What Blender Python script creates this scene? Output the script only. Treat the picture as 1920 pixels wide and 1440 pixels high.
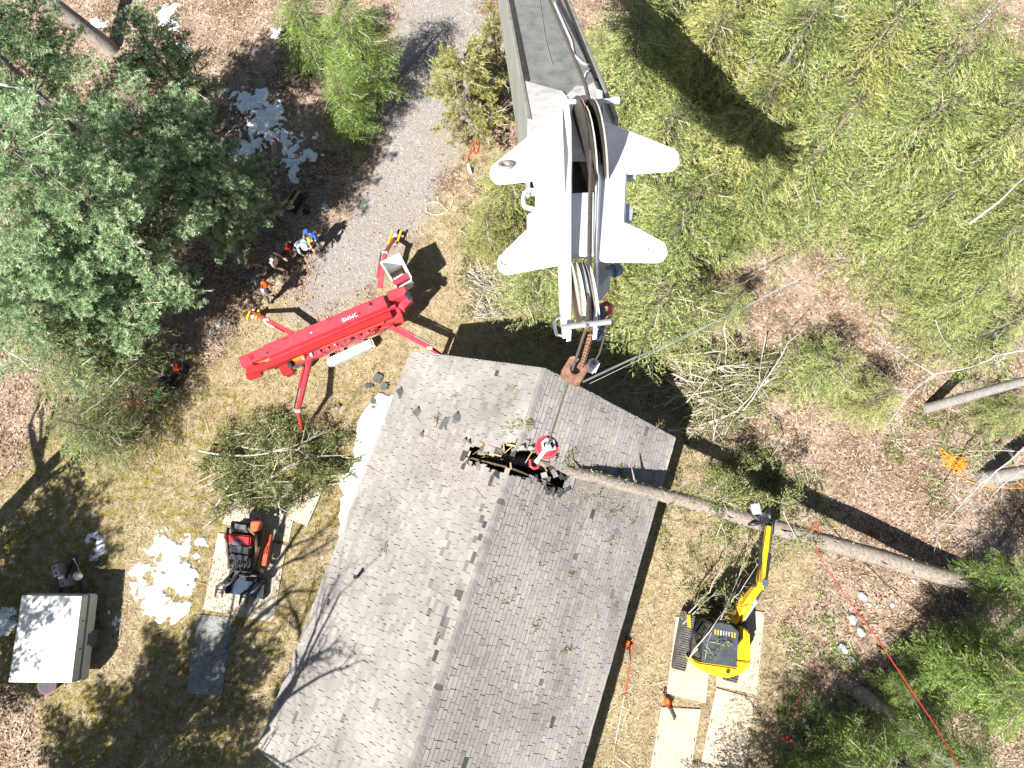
import bpy, bmesh, math, random
import numpy as np
from mathutils import Vector, Matrix, Quaternion
random.seed(7); np.random.seed(7)
RNG = np.random.default_rng(11)
for o in list(bpy.data.objects): bpy.data.objects.remove(o)
SC = bpy.context.scene; COL = SC.collection

# ------------------------------------------------------------ camera, sky, sun, exposure
CAM_H = 26.0; TILT = math.radians(13.4); FPX = 1333.0      # drone 26 m up, looking almost straight down
cd = bpy.data.cameras.new('drone_camera'); cam = bpy.data.objects.new('drone_camera', cd); COL.objects.link(cam)
cam.location = (0, 0, CAM_H); cam.rotation_euler = (TILT, 0, 0)
cd.sensor_width = 36; cd.lens = FPX/1920*36; cd.clip_end = 2000; cd.clip_start = 0.1
SC.camera = cam
SUN_L = Vector((.409, .513, -.754)).normalized()            # the way the light travels
w = bpy.data.worlds.new("World"); SC.world = w; w.use_nodes = True
nt = w.node_tree; nt.nodes.clear()
sky = nt.nodes.new('ShaderNodeTexSky'); sky.sky_type = 'NISHITA'; sky.sun_disc = False
sky.sun_elevation = math.asin(-SUN_L.z); sky.sun_rotation = math.atan2(-SUN_L.x, -SUN_L.y)
bg = nt.nodes.new('ShaderNodeBackground'); bg.inputs['Strength'].default_value = 0.037
wo = nt.nodes.new('ShaderNodeOutputWorld')
nt.links.new(sky.outputs[0], bg.inputs[0]); nt.links.new(bg.outputs[0], wo.inputs[0])
sd = bpy.data.lights.new('sun', 'SUN'); sd.energy = 4.6; sd.angle = math.radians(0.5); sd.color = (1, .965, .91)
so = bpy.data.objects.new('sun', sd); COL.objects.link(so)
so.rotation_euler = SUN_L.to_track_quat('-Z', 'Y').to_euler(); so.location = (-20, -25, 40)
SC.view_settings.view_transform = 'Standard'; SC.view_settings.look = 'None'
SC.view_settings.gamma = 1; SC.view_settings.use_curve_mapping = False
SC.view_settings.exposure = 1.55

# ------------------------------------------------------------ geometry helpers
_ct, _st = math.cos(TILT), math.sin(TILT)
AX, AU, AF = Vector((1, 0, 0)), Vector((0, _ct, _st)), Vector((0, _st, -_ct))
EYE = Vector((0, 0, CAM_H))
def ray(px, py): return AF + AX*((px-960)/FPX) - AU*((py-720)/FPX)
def at(px, py, z=0.0):
    r = ray(px, py); return EYE + r*((z-CAM_H)/r.z)
def to_px(p):
    v = Vector(p)-EYE; d = v.dot(AF)
    return 960+FPX*v.dot(AX)/d, 720-FPX*v.dot(AU)/d, d
def vpx(P):
    v = P-np.array(EYE); d = v@np.array(AF)
    return 960+FPX*(v@np.array(AX))/d, 720-FPX*(v@np.array(AU))/d, d

WL = {}
def tag(o, label=None, cat=None, group=None, kind=None):
    if label: o['label'] = label
    if cat: o['category'] = cat
    if group: o['group'] = group
    if kind: o['kind'] = kind
    return o
def thing(name, label, cat, loc=(0, 0, 0), group=None, rz=0):
    o = bpy.data.objects.new(name, None); COL.objects.link(o); o.location = loc; o.rotation_euler = (0, 0, rz)
    o.empty_display_size = .3
    WL[o.name] = Vector(loc); return tag(o, label, cat, group)
def link(name, me, parent=None, world=True):
    o = bpy.data.objects.new(name, me); COL.objects.link(o)
    if parent is not None: o.parent = parent; WL[o.name] = WL[parent.name]
    else: WL[o.name] = Vector((0, 0, 0))
    return o

class MB:
    def __init__(s): s.v = []; s.f = []; s.m = []; s.s = []
    def add(s, vs, fs, m=0, sm=False):
        b = len(s.v); s.v += [tuple(x) for x in vs]
        for f in fs: s.f.append([b+i for i in f]); s.m.append(m); s.s.append(sm)
        return s
    def box(s, c, size, rz=0, m=0, R=None):
        R = R or Matrix.Rotation(rz, 3, 'Z'); c = Vector(c); h = [x/2 for x in size]
        vs = [c+R @ Vector((h[0]*i, h[1]*j, h[2]*k)) for i in (-1, 1) for j in (-1, 1) for k in (-1, 1)]
        return s.add(vs, [(0, 1, 3, 2), (4, 6, 7, 5), (0, 4, 5, 1), (2, 3, 7, 6), (0, 2, 6, 4), (1, 5, 7, 3)], m)
    def beam(s, a, b, wd, ht, m=0, up=(0, 0, 1), w2=None, h2=None):
        a, b = Vector(a), Vector(b); d = (b-a).normalized(); u = Vector(up)
        l = d.cross(u)
        l = l.normalized() if l.length > 1e-5 else Vector((1, 0, 0)); u = l.cross(d).normalized()
        w2 = wd if w2 is None else w2; h2 = ht if h2 is None else h2
        vs = [a+l*(i*wd/2)+u*(k*ht/2) for i in (-1, 1) for k in (-1, 1)]+[b+l*(i*w2/2)+u*(k*h2/2) for i in (-1, 1) for k in (-1, 1)]
        return s.add(vs, [(0, 1, 3, 2), (4, 6, 7, 5), (0, 4, 5, 1), (2, 3, 7, 6), (0, 2, 6, 4), (1, 5, 7, 3)], m)
    def tube(s, pts, rad, n=6, m=0, cap=True):
        pts = [Vector(p) for p in pts]; k = len(pts)
        rad = [rad]*k if not hasattr(rad, '__len__') else list(rad)
        vs = []; prev = None
        for i, p in enumerate(pts):
            d = (pts[min(i+1, k-1)]-pts[max(i-1, 0)])
            d = d.normalized() if d.length > 1e-9 else Vector((0, 0, 1))
            if prev is None:
                ref = Vector((0, 0, 1)) if abs(d.z) < .9 else Vector((1, 0, 0))
                a = d.cross(ref).normalized()
            else:
                a = prev-d*prev.dot(d)
                a = a.normalized() if a.length > 1e-6 else d.orthogonal().normalized()
            prev = a; b = d.cross(a)
            for j in range(n):
                t = 2*math.pi*j/n; vs.append(p+(a*math.cos(t)+b*math.sin(t))*rad[i])
        fs = [(i*n+j, i*n+(j+1) % n, (i+1)*n+(j+1) % n, (i+1)*n+j) for i in range(k-1) for j in range(n)]
        s.add(vs, fs, m, n > 4)
        if cap: s.add([vs[j] for j in range(n)][::-1], [tuple(range(n))], m); s.add(vs[-n:], [tuple(range(n))], m)
        return s
    def cyl(s, a, b, r, n=12, m=0, r2=None): return s.tube([a, b], [r, r if r2 is None else r2], n, m)
    def ball(s, c, r, seg=12, rg=8, m=0, R=None, z0=-1.0):
        c = Vector(c); r = r if hasattr(r, '__len__') else (r, r, r); R = R or Matrix.Identity(3); vs = []; fs = []
        p0 = math.asin(max(-1, z0))
        for i in range(rg+1):
            ph = p0+(math.pi/2-p0)*i/rg
            for j in range(seg):
                th = 2*math.pi*j/seg
                vs.append(c+R @ Vector((r[0]*math.cos(ph)*math.cos(th), r[1]*math.cos(ph)*math.sin(th), r[2]*math.sin(ph))))
        for i in range(rg):
            for j in range(seg): fs.append((i*seg+j, i*seg+(j+1) % seg, (i+1)*seg+(j+1) % seg, (i+1)*seg+j))
        if z0 > -.99: fs.append(tuple(range(seg))[::-1])
        return s.add(vs, fs, m, True)
    def prism(s, top, off, m=0, sm=False):
        top = [Vector(p) for p in top]; n = len(top)
        bot = [p+Vector(off) for p in top] if not isinstance(off, list) else [Vector(p) for p in off]
        fs = [tuple(range(n)), tuple(range(2*n-1, n-1, -1))]+[(i, n+i, n+(i+1) % n, (i+1) % n) for i in range(n)]
        return s.add(top+bot, fs, m, sm)
    def ppx(s, poly, z1, z0, m=0, grow=0):
        top = [at(x, y, z1) for x, y in poly]; c = sum(top, Vector())/len(top)
        bot = []
        for p in top:
            q = Vector((p.x, p.y, z0)); d = (p-c); d.z = 0
            bot.append(q+d.normalized()*grow)
        return s.prism(top, bot, m)
    def build(s, name, mats, parent=None, bevel=0, seg=1, world=True):
        me = bpy.data.meshes.new(name)
        off = WL[parent.name] if (parent is not None and world) else Vector((0, 0, 0))
        me.from_pydata([(x-off.x, y-off.y, z-off.z) for x, y, z in s.v], [], s.f)
        mats = mats if isinstance(mats, (list, tuple)) else [mats]
        for mt in mats: me.materials.append(mt)
        me.polygons.foreach_set('material_index', [min(i, len(mats)-1) for i in s.m])
        me.polygons.foreach_set('use_smooth', s.s)
        bm = bmesh.new(); bm.from_mesh(me)
        bmesh.ops.recalc_face_normals(bm, faces=bm.faces)
        if bevel:
            ed = [e for e in bm.edges if len(e.link_faces) == 2 and e.calc_face_angle(0) > .55 and not (e.link_faces[0].smooth and e.link_faces[1].smooth)]
            bmesh.ops.bevel(bm, geom=ed, offset=bevel, segments=seg, affect='EDGES', clamp_overlap=True)
        bm.to_mesh(me); bm.free(); me.update()
        return link(name, me, parent)

def np_mesh(name, V, F, mat, parent=None, attrs=None, smooth=False):
    V = np.asarray(V, np.float32); F = np.asarray(F, np.int32)
    if parent is not None: V = V-np.array(WL[parent.name], np.float32)
    me = bpy.data.meshes.new(name); k = F.shape[1]
    me.vertices.add(len(V)); me.vertices.foreach_set('co', V.ravel())
    me.loops.add(F.size); me.loops.foreach_set('vertex_index', F.ravel())
    me.polygons.add(len(F)); me.polygons.foreach_set('loop_start', np.arange(0, F.size, k, dtype=np.int32))
    me.polygons.foreach_set('loop_total', np.full(len(F), k, np.int32))
    me.polygons.foreach_set('use_smooth', np.full(len(F), smooth, bool))
    for n_, a in (attrs or {}).items():
        at_ = me.attributes.new(n_, 'FLOAT', 'POINT'); at_.data.foreach_set('value', np.asarray(a, np.float32))
    for m_ in (mat if isinstance(mat, (list, tuple)) else [mat]): me.materials.append(m_)
    me.update(calc_edges=True); me.validate()
    return link(name, me, parent)

# value noise in numpy
_perm = RNG.random((512, 512)).astype(np.float32)
def vnoise(x, y):
    xi = np.floor(x).astype(int); yi = np.floor(y).astype(int); fx = x-xi; fy = y-yi
    fx = fx*fx*(3-2*fx); fy = fy*fy*(3-2*fy)
    g = lambda a, b: _perm[a % 512, b % 512]
    return (g(xi, yi)*(1-fx)+g(xi+1, yi)*fx)*(1-fy)+(g(xi, yi+1)*(1-fx)+g(xi+1, yi+1)*fx)*fy
def fbm(x, y, o=4):
    r = 0; a = .5; t = 0
    for i in range(o): r = r+a*vnoise(x*2**i+i*37.1, y*2**i+i*11.7); t += a; a *= .5
    return r/t
def sdf(X, Y, poly):
    poly = np.array(poly); n = len(poly); d = np.full(X.shape, 1e9); ins = np.zeros(X.shape, bool)
    for i in range(n):
        ax, ay = poly[i]; bx, by = poly[(i+1) % n]; ex, ey = bx-ax, by-ay
        t = np.clip(((X-ax)*ex+(Y-ay)*ey)/(ex*ex+ey*ey+1e-12), 0, 1)
        d = np.minimum(d, np.hypot(X-ax-t*ex, Y-ay-t*ey))
        c = ((ay > Y) != (by > Y)) & (X < (bx-ax)*(Y-ay)/(by-ay+1e-12)+ax); ins ^= c
    return np.where(ins, d, -d)
def gpoly(pts, z=0): return [tuple(at(x, y, z))[:2] for x, y in pts]
sstep = lambda e0, e1, x: (lambda t: t*t*(3-2*t))(np.clip((x-e0)/(e1-e0), 0, 1))
def gh(x, y): return .10*(fbm(np.asarray(x)*.35+50, np.asarray(y)*.35+50, 2)-.5)
def gz(x, y): return float(gh(np.array([x]), np.array([y]))[0])
def ga(px, py, dz=0):
    p = at(px, py, 0); return Vector((p.x, p.y, gz(p.x, p.y)+dz))

# ------------------------------------------------------------ materials
def _nt(name):
    m = bpy.data.materials.new(name); m.use_nodes = True; t = m.node_tree
    b = t.nodes['Principled BSDF']; return m, t, b
def N(t, typ, **k):
    n = t.nodes.new(typ)
    for a, v in k.items():
        if a in n.inputs: n.inputs[a].default_value = v
        else: setattr(n, a, v)
    return n
def ramp(t, fac, stops, interp='LINEAR'):
    r = t.nodes.new('ShaderNodeValToRGB'); r.color_ramp.interpolation = interp
    e = r.color_ramp.elements
    while len(e) < len(stops): e.new(.5)
    for i, (p, c) in enumerate(stops): e[i].position = p; e[i].color = (*c, 1)
    t.links.new(fac, r.inputs[0]); return r.outputs[0]
def mixc(t, f, a, b, mode='MIX'):
    n = t.nodes.new('ShaderNodeMix'); n.data_type = 'RGBA'; n.blend_type = mode
    for i, x in ((0, f), (6, a), (7, b)):
        if hasattr(x, 'is_linked') or hasattr(x, 'links'): t.links.new(x, n.inputs[i])
        else: n.inputs[i].default_value = x if i == 0 else (*x, 1)
    return n.outputs[2]
def math_(t, op, a, b=0.0):
    n = t.nodes.new('ShaderNodeMath'); n.operation = op
    for i, x in ((0, a), (1, b)):
        if hasattr(x, 'links'): t.links.new(x, n.inputs[i])
        else: n.inputs[i].default_value = x
    return n.outputs[0]
def mul(c, k): return tuple(min(1, x*k) for x in c)
def M(name, col, rough=.6, metal=0, var=.18, sc=6, bump=.15, bsc=40, dirt=None, dirt_amt=.5, spec=.4, stretch=None, coat=0):
    m, t, b = _nt(name); tc = N(t, 'ShaderNodeTexCoord'); src = tc.outputs['Object']
    if stretch:
        mp = N(t, 'ShaderNodeMapping'); mp.inputs['Scale'].default_value = stretch; t.links.new(src, mp.inputs[0]); src = mp.outputs[0]
    n1 = N(t, 'ShaderNodeTexNoise', Scale=sc, Detail=6.0, Roughness=.65); t.links.new(src, n1.inputs['Vector'])
    c = ramp(t, n1.outputs[0], [(.25, mul(col, 1-var*1.6)), (.5, col), (.78, mul(col, 1+var))])
    if dirt:
        n3 = N(t, 'ShaderNodeTexNoise', Scale=sc*.55, Detail=9.0, Roughness=.75); t.links.new(src, n3.inputs['Vector'])
        f = ramp(t, n3.outputs[0], [(.52, (0, 0, 0)), (.72, (1, 1, 1))])
        c = mixc(t, math_(t, 'MULTIPLY', f, dirt_amt), c, dirt)
    t.links.new(c, b.inputs['Base Color'])
    b.inputs['Roughness'].default_value = rough; b.inputs['Metallic'].default_value = metal
    b.inputs['Specular IOR Level'].default_value = spec; b.inputs['Coat Weight'].default_value = coat
    if bump:
        n2 = N(t, 'ShaderNodeTexNoise', Scale=bsc, Detail=4.0); t.links.new(src, n2.inputs['Vector'])
        bp = N(t, 'ShaderNodeBump', Strength=bump, Distance=.02); t.links.new(n2.outputs[0], bp.inputs['Height'])
        t.links.new(bp.outputs[0], b.inputs['Normal'])
    return m
def Mtint(name, stops, rough=.7, trans=0.0, nscale=1.2, namt=.35, bump=0, spec=.3, orand=0.0):
    """colour from the per-piece 'tint' attribute, drifting over the object with a soft noise"""
    m, t, b = _nt(name); a = N(t, 'ShaderNodeAttribute'); a.attribute_name = 'tint'
    tc = N(t, 'ShaderNodeTexCoord'); n1 = N(t, 'ShaderNodeTexNoise', Scale=nscale, Detail=3.0); t.links.new(tc.outputs['Object'], n1.inputs['Vector'])
    oi = N(t, 'ShaderNodeObjectInfo')
    f = math_(t, 'ADD', a.outputs['Fac'], math_(t, 'MULTIPLY', math_(t, 'SUBTRACT', n1.outputs[0], .5), namt*2.2))
    f = math_(t, 'ADD', f, math_(t, 'MULTIPLY', math_(t, 'SUBTRACT', oi.outputs['Random'], .5), orand))
    c = ramp(t, f, stops); t.links.new(c, b.inputs['Base Color']); b.inputs['Roughness'].default_value = rough
    b.inputs['Specular IOR Level'].default_value = spec
    if bump:
        n2 = N(t, 'ShaderNodeTexNoise', Scale=90.0, Detail=3.0); t.links.new(tc.outputs['Object'], n2.inputs['Vector'])
        bp = N(t, 'ShaderNodeBump', Strength=bump, Distance=.01); t.links.new(n2.outputs[0], bp.inputs['Height']); t.links.new(bp.outputs[0], b.inputs['Normal'])
    if trans:
        tr = N(t, 'ShaderNodeBsdfTranslucent'); t.links.new(c, tr.inputs[0]); mx = N(t, 'ShaderNodeMixShader'); mx.inputs[0].default_value = trans
        t.links.new(b.outputs[0], mx.inputs[1]); t.links.new(tr.outputs[0], mx.inputs[2]); t.links.new(mx.outputs[0], t.nodes['Material Output'].inputs[0])
    return m

WHITE = M('white_paint', (.78, .79, .79), .35, var=.04, sc=3, bump=.03, dirt=(.36, .28, .22), dirt_amt=.4)
RED = M('red_paint', (.58, .045, .062), .32, var=.12, sc=5, bump=.04, dirt=(.30, .12, .10), dirt_amt=.55, coat=.15)
DRED = M('dark_red_paint', (.34, .018, .02), .4, var=.2, bump=.06, dirt=(.09, .03, .02), dirt_amt=.5)
ORANGE = M('orange_plastic', (.72, .13, .015), .45, var=.1)
YELLOW = M('yellow_paint', (.84, .50, .012), .35, var=.06, sc=4, bump=.04, dirt=(.36, .25, .12), dirt_amt=.6, coat=.15)
AMBER = M('amber_cover', (.70, .36, .03), .45, var=.1)
BLACK = M('black_metal', (.022, .022, .024), .45, var=.4, dirt=(.11, .10, .08), dirt_amt=.5)
RUBBER = M('rubber', (.10, .098, .09), .9, var=.4, sc=7, bump=.6, dirt=(.26, .225, .18), dirt_amt=.9)
STEEL = M('worn_steel', (.34, .35, .36), .35, .8, var=.25, sc=8, dirt=(.20, .12, .07), dirt_amt=.35)
CHROME = M('cylinder_rod', (.62, .66, .70), .18, 1, var=.08)
GREYP = M('grey_paint', (.30, .32, .33), .5, var=.15, dirt=(.16, .13, .10), dirt_amt=.4)
BOOMG = M('boom_deck', (.235, .245, .235), .5, var=.28, sc=2.2, bump=.06, dirt=(.09, .085, .08), dirt_amt=.55, stretch=(2.5, .5, 2.5))
BOOMS = M('boom_side', (.26, .27, .245), .5, var=.3, sc=2, dirt=(.12, .11, .07), dirt_amt=.6, stretch=(3, .4, 3))
RUST = M('rusty_steel', (.20, .105, .07), .85, var=.4, sc=14, bump=.5, dirt=(.30, .20, .15), dirt_amt=.7)
ROPE_ST = M('wire_rope', (.13, .105, .09), .6, .3, var=.3, sc=30, bump=.5)
GLASS = M('cab_glass', (.025, .032, .036), .08, var=.2, bump=0, spec=.8)
CABROOF = M('cab_roof', (.05, .06, .066), .38, var=.3, sc=5, dirt=(.17, .18, .18), dirt_amt=.5)
PLY = M('plywood_mat', (.38, .33, .26), .8, var=.2, sc=2.6, bump=.15, bsc=60, dirt=(.17, .135, .095), dirt_amt=.85)
PLY2 = M('weathered_mat', (.21, .215, .21), .8, var=.3, sc=3, bump=.2, dirt=(.07, .075, .08), dirt_amt=.75)
SLOT = M('slot_dark', (.015, .014, .012), .9, var=.1, bump=0)
WOOD = M('raw_wood', (.42, .28, .15), .8, var=.25, sc=5, stretch=(1, 6, 1), bump=.3)
FELT = M('roof_felt', (.05, .05, .052), .9, var=.3)
GAL = M('drip_edge', (.33, .33, .34), .5, var=.15)
SIDING = M('pale_green_siding', (.42, .50, .42), .7, var=.08)
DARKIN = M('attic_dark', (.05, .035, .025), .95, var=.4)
CREAM = M('camper_side', (.48, .48, .42), .5, var=.08, dirt=(.28, .25, .18), dirt_amt=.4)
PVC = M('black_pipe', (.012, .012, .016), .4, var=.2)
ROCKM = M('grey_rock', (.36, .37, .37), .85, var=.3, sc=9, bump=.7, bsc=18, dirt=(.16, .18, .12), dirt_amt=.6)
SNOWM = M('old_snow', (.80, .83, .87), .55, var=.05, sc=14, bump=.9, bsc=22, dirt=(.42, .40, .36), dirt_amt=.25)
SKIN = M('skin', (.50, .27, .19), .55, var=.08, bump=0)
BARK_B = M('pale_bark', (.25, .24, .225), .85, var=.28, sc=7, bump=.6, bsc=30, dirt=(.10, .09, .08), dirt_amt=.8, stretch=(1, 1, 2.5))
BARK_G = M('grey_bark', (.24, .215, .19), .9, var=.35, sc=10, bump=.9, bsc=26, dirt=(.08, .07, .06), dirt_amt=.8, stretch=(1, 1, .4))
BARK_L = M('log_bark', (.235, .20, .165), .9, var=.4, sc=11, bump=1.0, bsc=34, dirt=(.13, .10, .08), dirt_amt=.7)
TWIG = M('grey_twig', (.40, .35, .29), .85, var=.3, sc=9, bump=.3)
TWIGB = M('brown_twig', (.20, .15, .11), .85, var=.3, sc=9, bump=.3)
def cloth(name, c): return M(name, c, .9, var=.14, sc=14, bump=.5, bsc=35)
# ------------------------------------------------------------ ground: one sheet split into forest floor, lawn and driveway
def ground_mat():
    m, t, b = _nt('ground_cover'); tc = N(t, 'ShaderNodeTexCoord'); P = tc.outputs['Object']
    at_ = lambda n: (lambda a: (setattr(a, 'attribute_name', n), a.outputs['Fac'])[1])(N(t, 'ShaderNodeAttribute'))
    gr, lw, ms = at_('gravel'), at_('lawn'), at_('moss')
    wob = N(t, 'ShaderNodeTexNoise', Scale=9.0, Detail=3.0); t.links.new(P, wob.inputs['Vector'])
    va = t.nodes.new('ShaderNodeVectorMath'); va.operation = 'MULTIPLY_ADD'
    t.links.new(wob.outputs['Color'], va.inputs[0]); va.inputs[1].default_value = (.16, .16, .16); t.links.new(P, va.inputs[2]); W = va.outputs[0]
    v1 = N(t, 'ShaderNodeTexVoronoi', Scale=15.0, Randomness=1.0); t.links.new(W, v1.inputs['Vector'])
    v2 = N(t, 'ShaderNodeTexVoronoi', Scale=27.0); t.links.new(W, v2.inputs['Vector'])
    sx = t.nodes.new('ShaderNodeSeparateColor'); t.links.new(v1.outputs['Color'], sx.inputs[0])
    sx2 = t.nodes.new('ShaderNodeSeparateColor'); t.links.new(v2.outputs['Color'], sx2.inputs[0])
    big = N(t, 'ShaderNodeTexNoise', Scale=.5, Detail=5.0, Roughness=.6); t.links.new(P, big.inputs['Vector'])
    mid = N(t, 'ShaderNodeTexNoise', Scale=3.2, Detail=8.0, Roughness=.7); t.links.new(P, mid.inputs['Vector'])
    fin = N(t, 'ShaderNodeTexNoise', Scale=26.0, Detail=6.0, Roughness=.8); t.links.new(P, fin.inputs['Vector'])
    leaf = ramp(t, math_(t, 'ADD', math_(t, 'MULTIPLY', sx.outputs[0], .6), math_(t, 'MULTIPLY', sx2.outputs[1], .4)),
                [(0, (.05, .034, .021)), (.28, (.155, .103, .064)), (.55, (.285, .20, .138)), (.82, (.43, .325, .245)), (1, (.62, .53, .45))])
    leaf = mixc(t, ramp(t, mid.outputs[0], [(.43, (0, 0, 0)), (.62, (.85, .85, .85))]), leaf, (.095, .068, .045))
    leaf = mixc(t, ramp(t, big.outputs[0], [(.45, (0, 0, 0)), (.62, (.7, .7, .7))]), leaf, mixc(t, .55, leaf, (.50, .40, .33)))
    straw = ramp(t, fin.outputs[0], [(.28, (.11, .08, .045)), (.45, (.32, .255, .16)), (.6, (.43, .36, .245)), (.75, (.60, .53, .40))])
    straw2 = ramp(t, fin.outputs[0], [(.28, (.085, .07, .025)), (.5, (.23, .18, .08)), (.72, (.38, .31, .17))])
    straw = mixc(t, ramp(t, mid.outputs[0], [(.4, (0, 0, 0)), (.62, (.8, .8, .8))]), straw, straw2)
    mossc = ramp(t, fin.outputs[0], [(.3, (.08, .068, .01)), (.5, (.19, .16, .025)), (.7, (.33, .275, .08))])
    lawn = mixc(t, math_(t, 'MULTIPLY', ms, ramp(t, mid.outputs[0], [(.44, (0, 0, 0)), (.60, (1, 1, 1))])), straw, mossc)
    soil = N(t, 'ShaderNodeTexNoise', Scale=1.3, Detail=7.0, Roughness=.72); t.links.new(W, soil.inputs['Vector'])
    lawn = mixc(t, ramp(t, soil.outputs[0], [(.50, (0, 0, 0)), (.64, (.75, .75, .75))]), lawn, mixc(t, fin.outputs[0], (.10, .07, .04), (.27, .20, .13)))
    grav = ramp(t, math_(t, 'ADD', math_(t, 'MULTIPLY', sx2.outputs[0], .45), math_(t, 'MULTIPLY', fin.outputs[0], .55)),
                [(.15, (.12, .105, .095)), (.42, (.235, .215, .20)), (.62, (.30, .28, .262)), (.9, (.44, .42, .40))])
    grav = mixc(t, ramp(t, big.outputs[0], [(.42, (0, 0, 0)), (.66, (.6, .6, .6))]), grav, (.255, .215, .175))
    c = mixc(t, lw, leaf, lawn); c = mixc(t, gr, c, grav)
    t.links.new(c, b.inputs['Base Color']); b.inputs['Roughness'].default_value = .95; b.inputs['Specular IOR Level'].default_value = .15
    h = math_(t, 'ADD', math_(t, 'MULTIPLY', sx.outputs[0], .5), fin.outputs[0])
    bp = N(t, 'ShaderNodeBump', Strength=.9, Distance=.035); t.links.new(h, bp.inputs['Height']); t.links.new(bp.outputs[0], b.inputs['Normal'])
    return m
GROUND = ground_mat()
DRIVE = gpoly([(752, -260), (748, 0), (738, 110), (712, 210), (690, 290), (655, 385), (620, 455), (585, 520), (560, 585), (612, 592), (690, 545), (752, 470), (800, 400), (840, 330), (862, 250), (876, 170), (892, 80), (905, 0), (930, -260)])
LAWN = gpoly([(900, 215), (868, 260), (840, 340), (800, 400), (752, 470), (690, 545), (612, 592), (500, 585), (420, 640), (350, 690), (300, 745), (232, 775), (120, 820), (0, 870), (-300, 900), (-300, 1650), (1560, 1650), (1500, 1440), (1470, 1330), (1440, 1230), (1520, 1130), (1560, 1020), (1480, 940), (1380, 860), (1300, 800), (1200, 700), (1000, 610), (900, 560), (905, 420), (900, 330)])
LEAFY = gpoly([(-40, 1290), (60, 1270), (110, 1330), (90, 1460), (-60, 1500)])
def masks(X, Y):
    n = fbm(X*.7+7, Y*.7+3, 5)-.5; n2 = fbm(X*3.1+17, Y*3.1+9, 3)-.5
    g = sstep(-.55, .55, sdf(X, Y, DRIVE)+n*1.7+n2*.9)
    l = sstep(-.7, .7, sdf(X, Y, LAWN)+n*4.5+n2*2.2)*(1-sstep(-.6, .6, sdf(X, Y, LEAFY)+n*2))
    mo = sstep(.42, .66, fbm(X*.33+91, Y*.33+13, 4))
    sw = sstep(6.5, -1.0, Y+.25*X)*sstep(4, -3, X); mo = np.clip(mo*.35+sw*1.0*sstep(.3, .6, fbm(X*.6+5, Y*.6+44, 3)), 0, 1)
    return g, l, mo
core = np.arange(-26, 26.01, .1); corey = np.arange(-12, 27.01, .1)
xs = np.concatenate([[-600, -300, -120, -60, -36], core, [36, 60, 120, 300, 600]]); ys = np.concatenate([[-600, -300, -120, -50, -22], corey, [36, 60, 120, 300, 600]])
GX, GY = np.meshgrid(xs, ys); nx, ny = len(xs), len(ys)
gX, gY = GX.ravel(), GY.ravel()
near = (np.abs(gX) < 30) & (gY > -16) & (gY < 32)
mg, ml, mm = masks(gX, gY); GZ = gh(gX, gY)+np.where(near, .035*(fbm(gX*4, gY*4, 3)-.5)*(1-.6*mg), 0)-np.where((sdf(gX, gY, gpoly([(770, 663), (493, 1383), (560, 1500), (1075, 1500), (1265, 820)])) > -.2), .02, 0)
idx = np.arange(nx*ny).reshape(ny, nx)
Q = np.stack([idx[:-1, :-1].ravel(), idx[:-1, 1:].ravel(), idx[1:, 1:].ravel(), idx[1:, :-1].ravel()], 1)
zone = np.where(mg > .5, 2, np.where(ml > .5, 1, 0)); fz = zone[Q[:, 0]]
GV = np.stack([gX, gY, GZ], 1)
for z_, nm in ((0, 'forest_floor'), (1, 'lawn'), (2, 'driveway')):
    q = Q[fz == z_]; u, inv = np.unique(q, return_inverse=True); inv = inv.reshape(q.shape)
    o = np_mesh(nm, GV[u], inv, GROUND, attrs={'gravel': mg[u], 'lawn': ml[u], 'moss': mm[u]}, smooth=True); o['kind'] = 'structure'

# scattered dead leaves, grass blades, stones and sticks on the ground
def rand_pts(n, boost=None):
    px = RNG.uniform(-60, 1980, n); py = RNG.uniform(-40, 1480, n)
    r = np.stack([(px-960)/FPX, -(py-720)/FPX], 1)
    d = np.array(AF)[None]+r[:, :1]*np.array(AX)+r[:, 1:]*np.array(AU); s = -CAM_H/d[:, 2]
    return d[:, 0]*s, d[:, 1]*s
HOUSE_F = gpoly([(770, 655), (493, 1383), (560, 1520), (1085, 1500), (1265, 820), (1020, 690)])
def quads(x, y, z, L, Wd, yaw, pitch, roll):
    n = len(x); cy, sy, cp, sp = np.cos(yaw), np.sin(yaw), np.cos(pitch), np.sin(pitch)
    u = np.stack([cy*cp, sy*cp, sp], 1); v = np.stack([-sy*np.cos(roll), cy*np.cos(roll), np.sin(roll)], 1)
    c = np.stack([x, y, z], 1); a = u*L[:, None]/2; b_ = v*Wd[:, None]/2
    V = np.stack([c-a, c+b_*1.0-a*.1, c+a, c-b_*1.0-a*.1], 1).reshape(-1, 3)
    return V, np.arange(4*n).reshape(n, 4)
LEAFM = Mtint('dead_leaf', [(0, (.07, .042, .025)), (.35, (.215, .135, .083)), (.65, (.36, .25, .17)), (1, (.52, .41, .32))], .75, .15, nscale=2, namt=.2)
x, y = rand_pts(150000); g, l, _ = masks(x, y); ok = RNG.random(len(x)) < np.clip((1-l)*(1-g*.985)*.62+.018, 0, 1); ok &= sdf(x, y, HOUSE_F) < 0
x, y = x[ok], y[ok]; n = len(x); tt = RNG.random(n)
V, F = quads(x, y, gh(x, y)+.022+RNG.random(n)*.03, RNG.uniform(.055, .125, n), RNG.uniform(.04, .075, n), RNG.uniform(0, 6.28, n), RNG.normal(0, .35, n), RNG.normal(0, .4, n))
tag(np_mesh('leaf_litter', V, F, LEAFM, attrs={'tint': np.repeat(tt, 4)}), kind='stuff')
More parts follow.
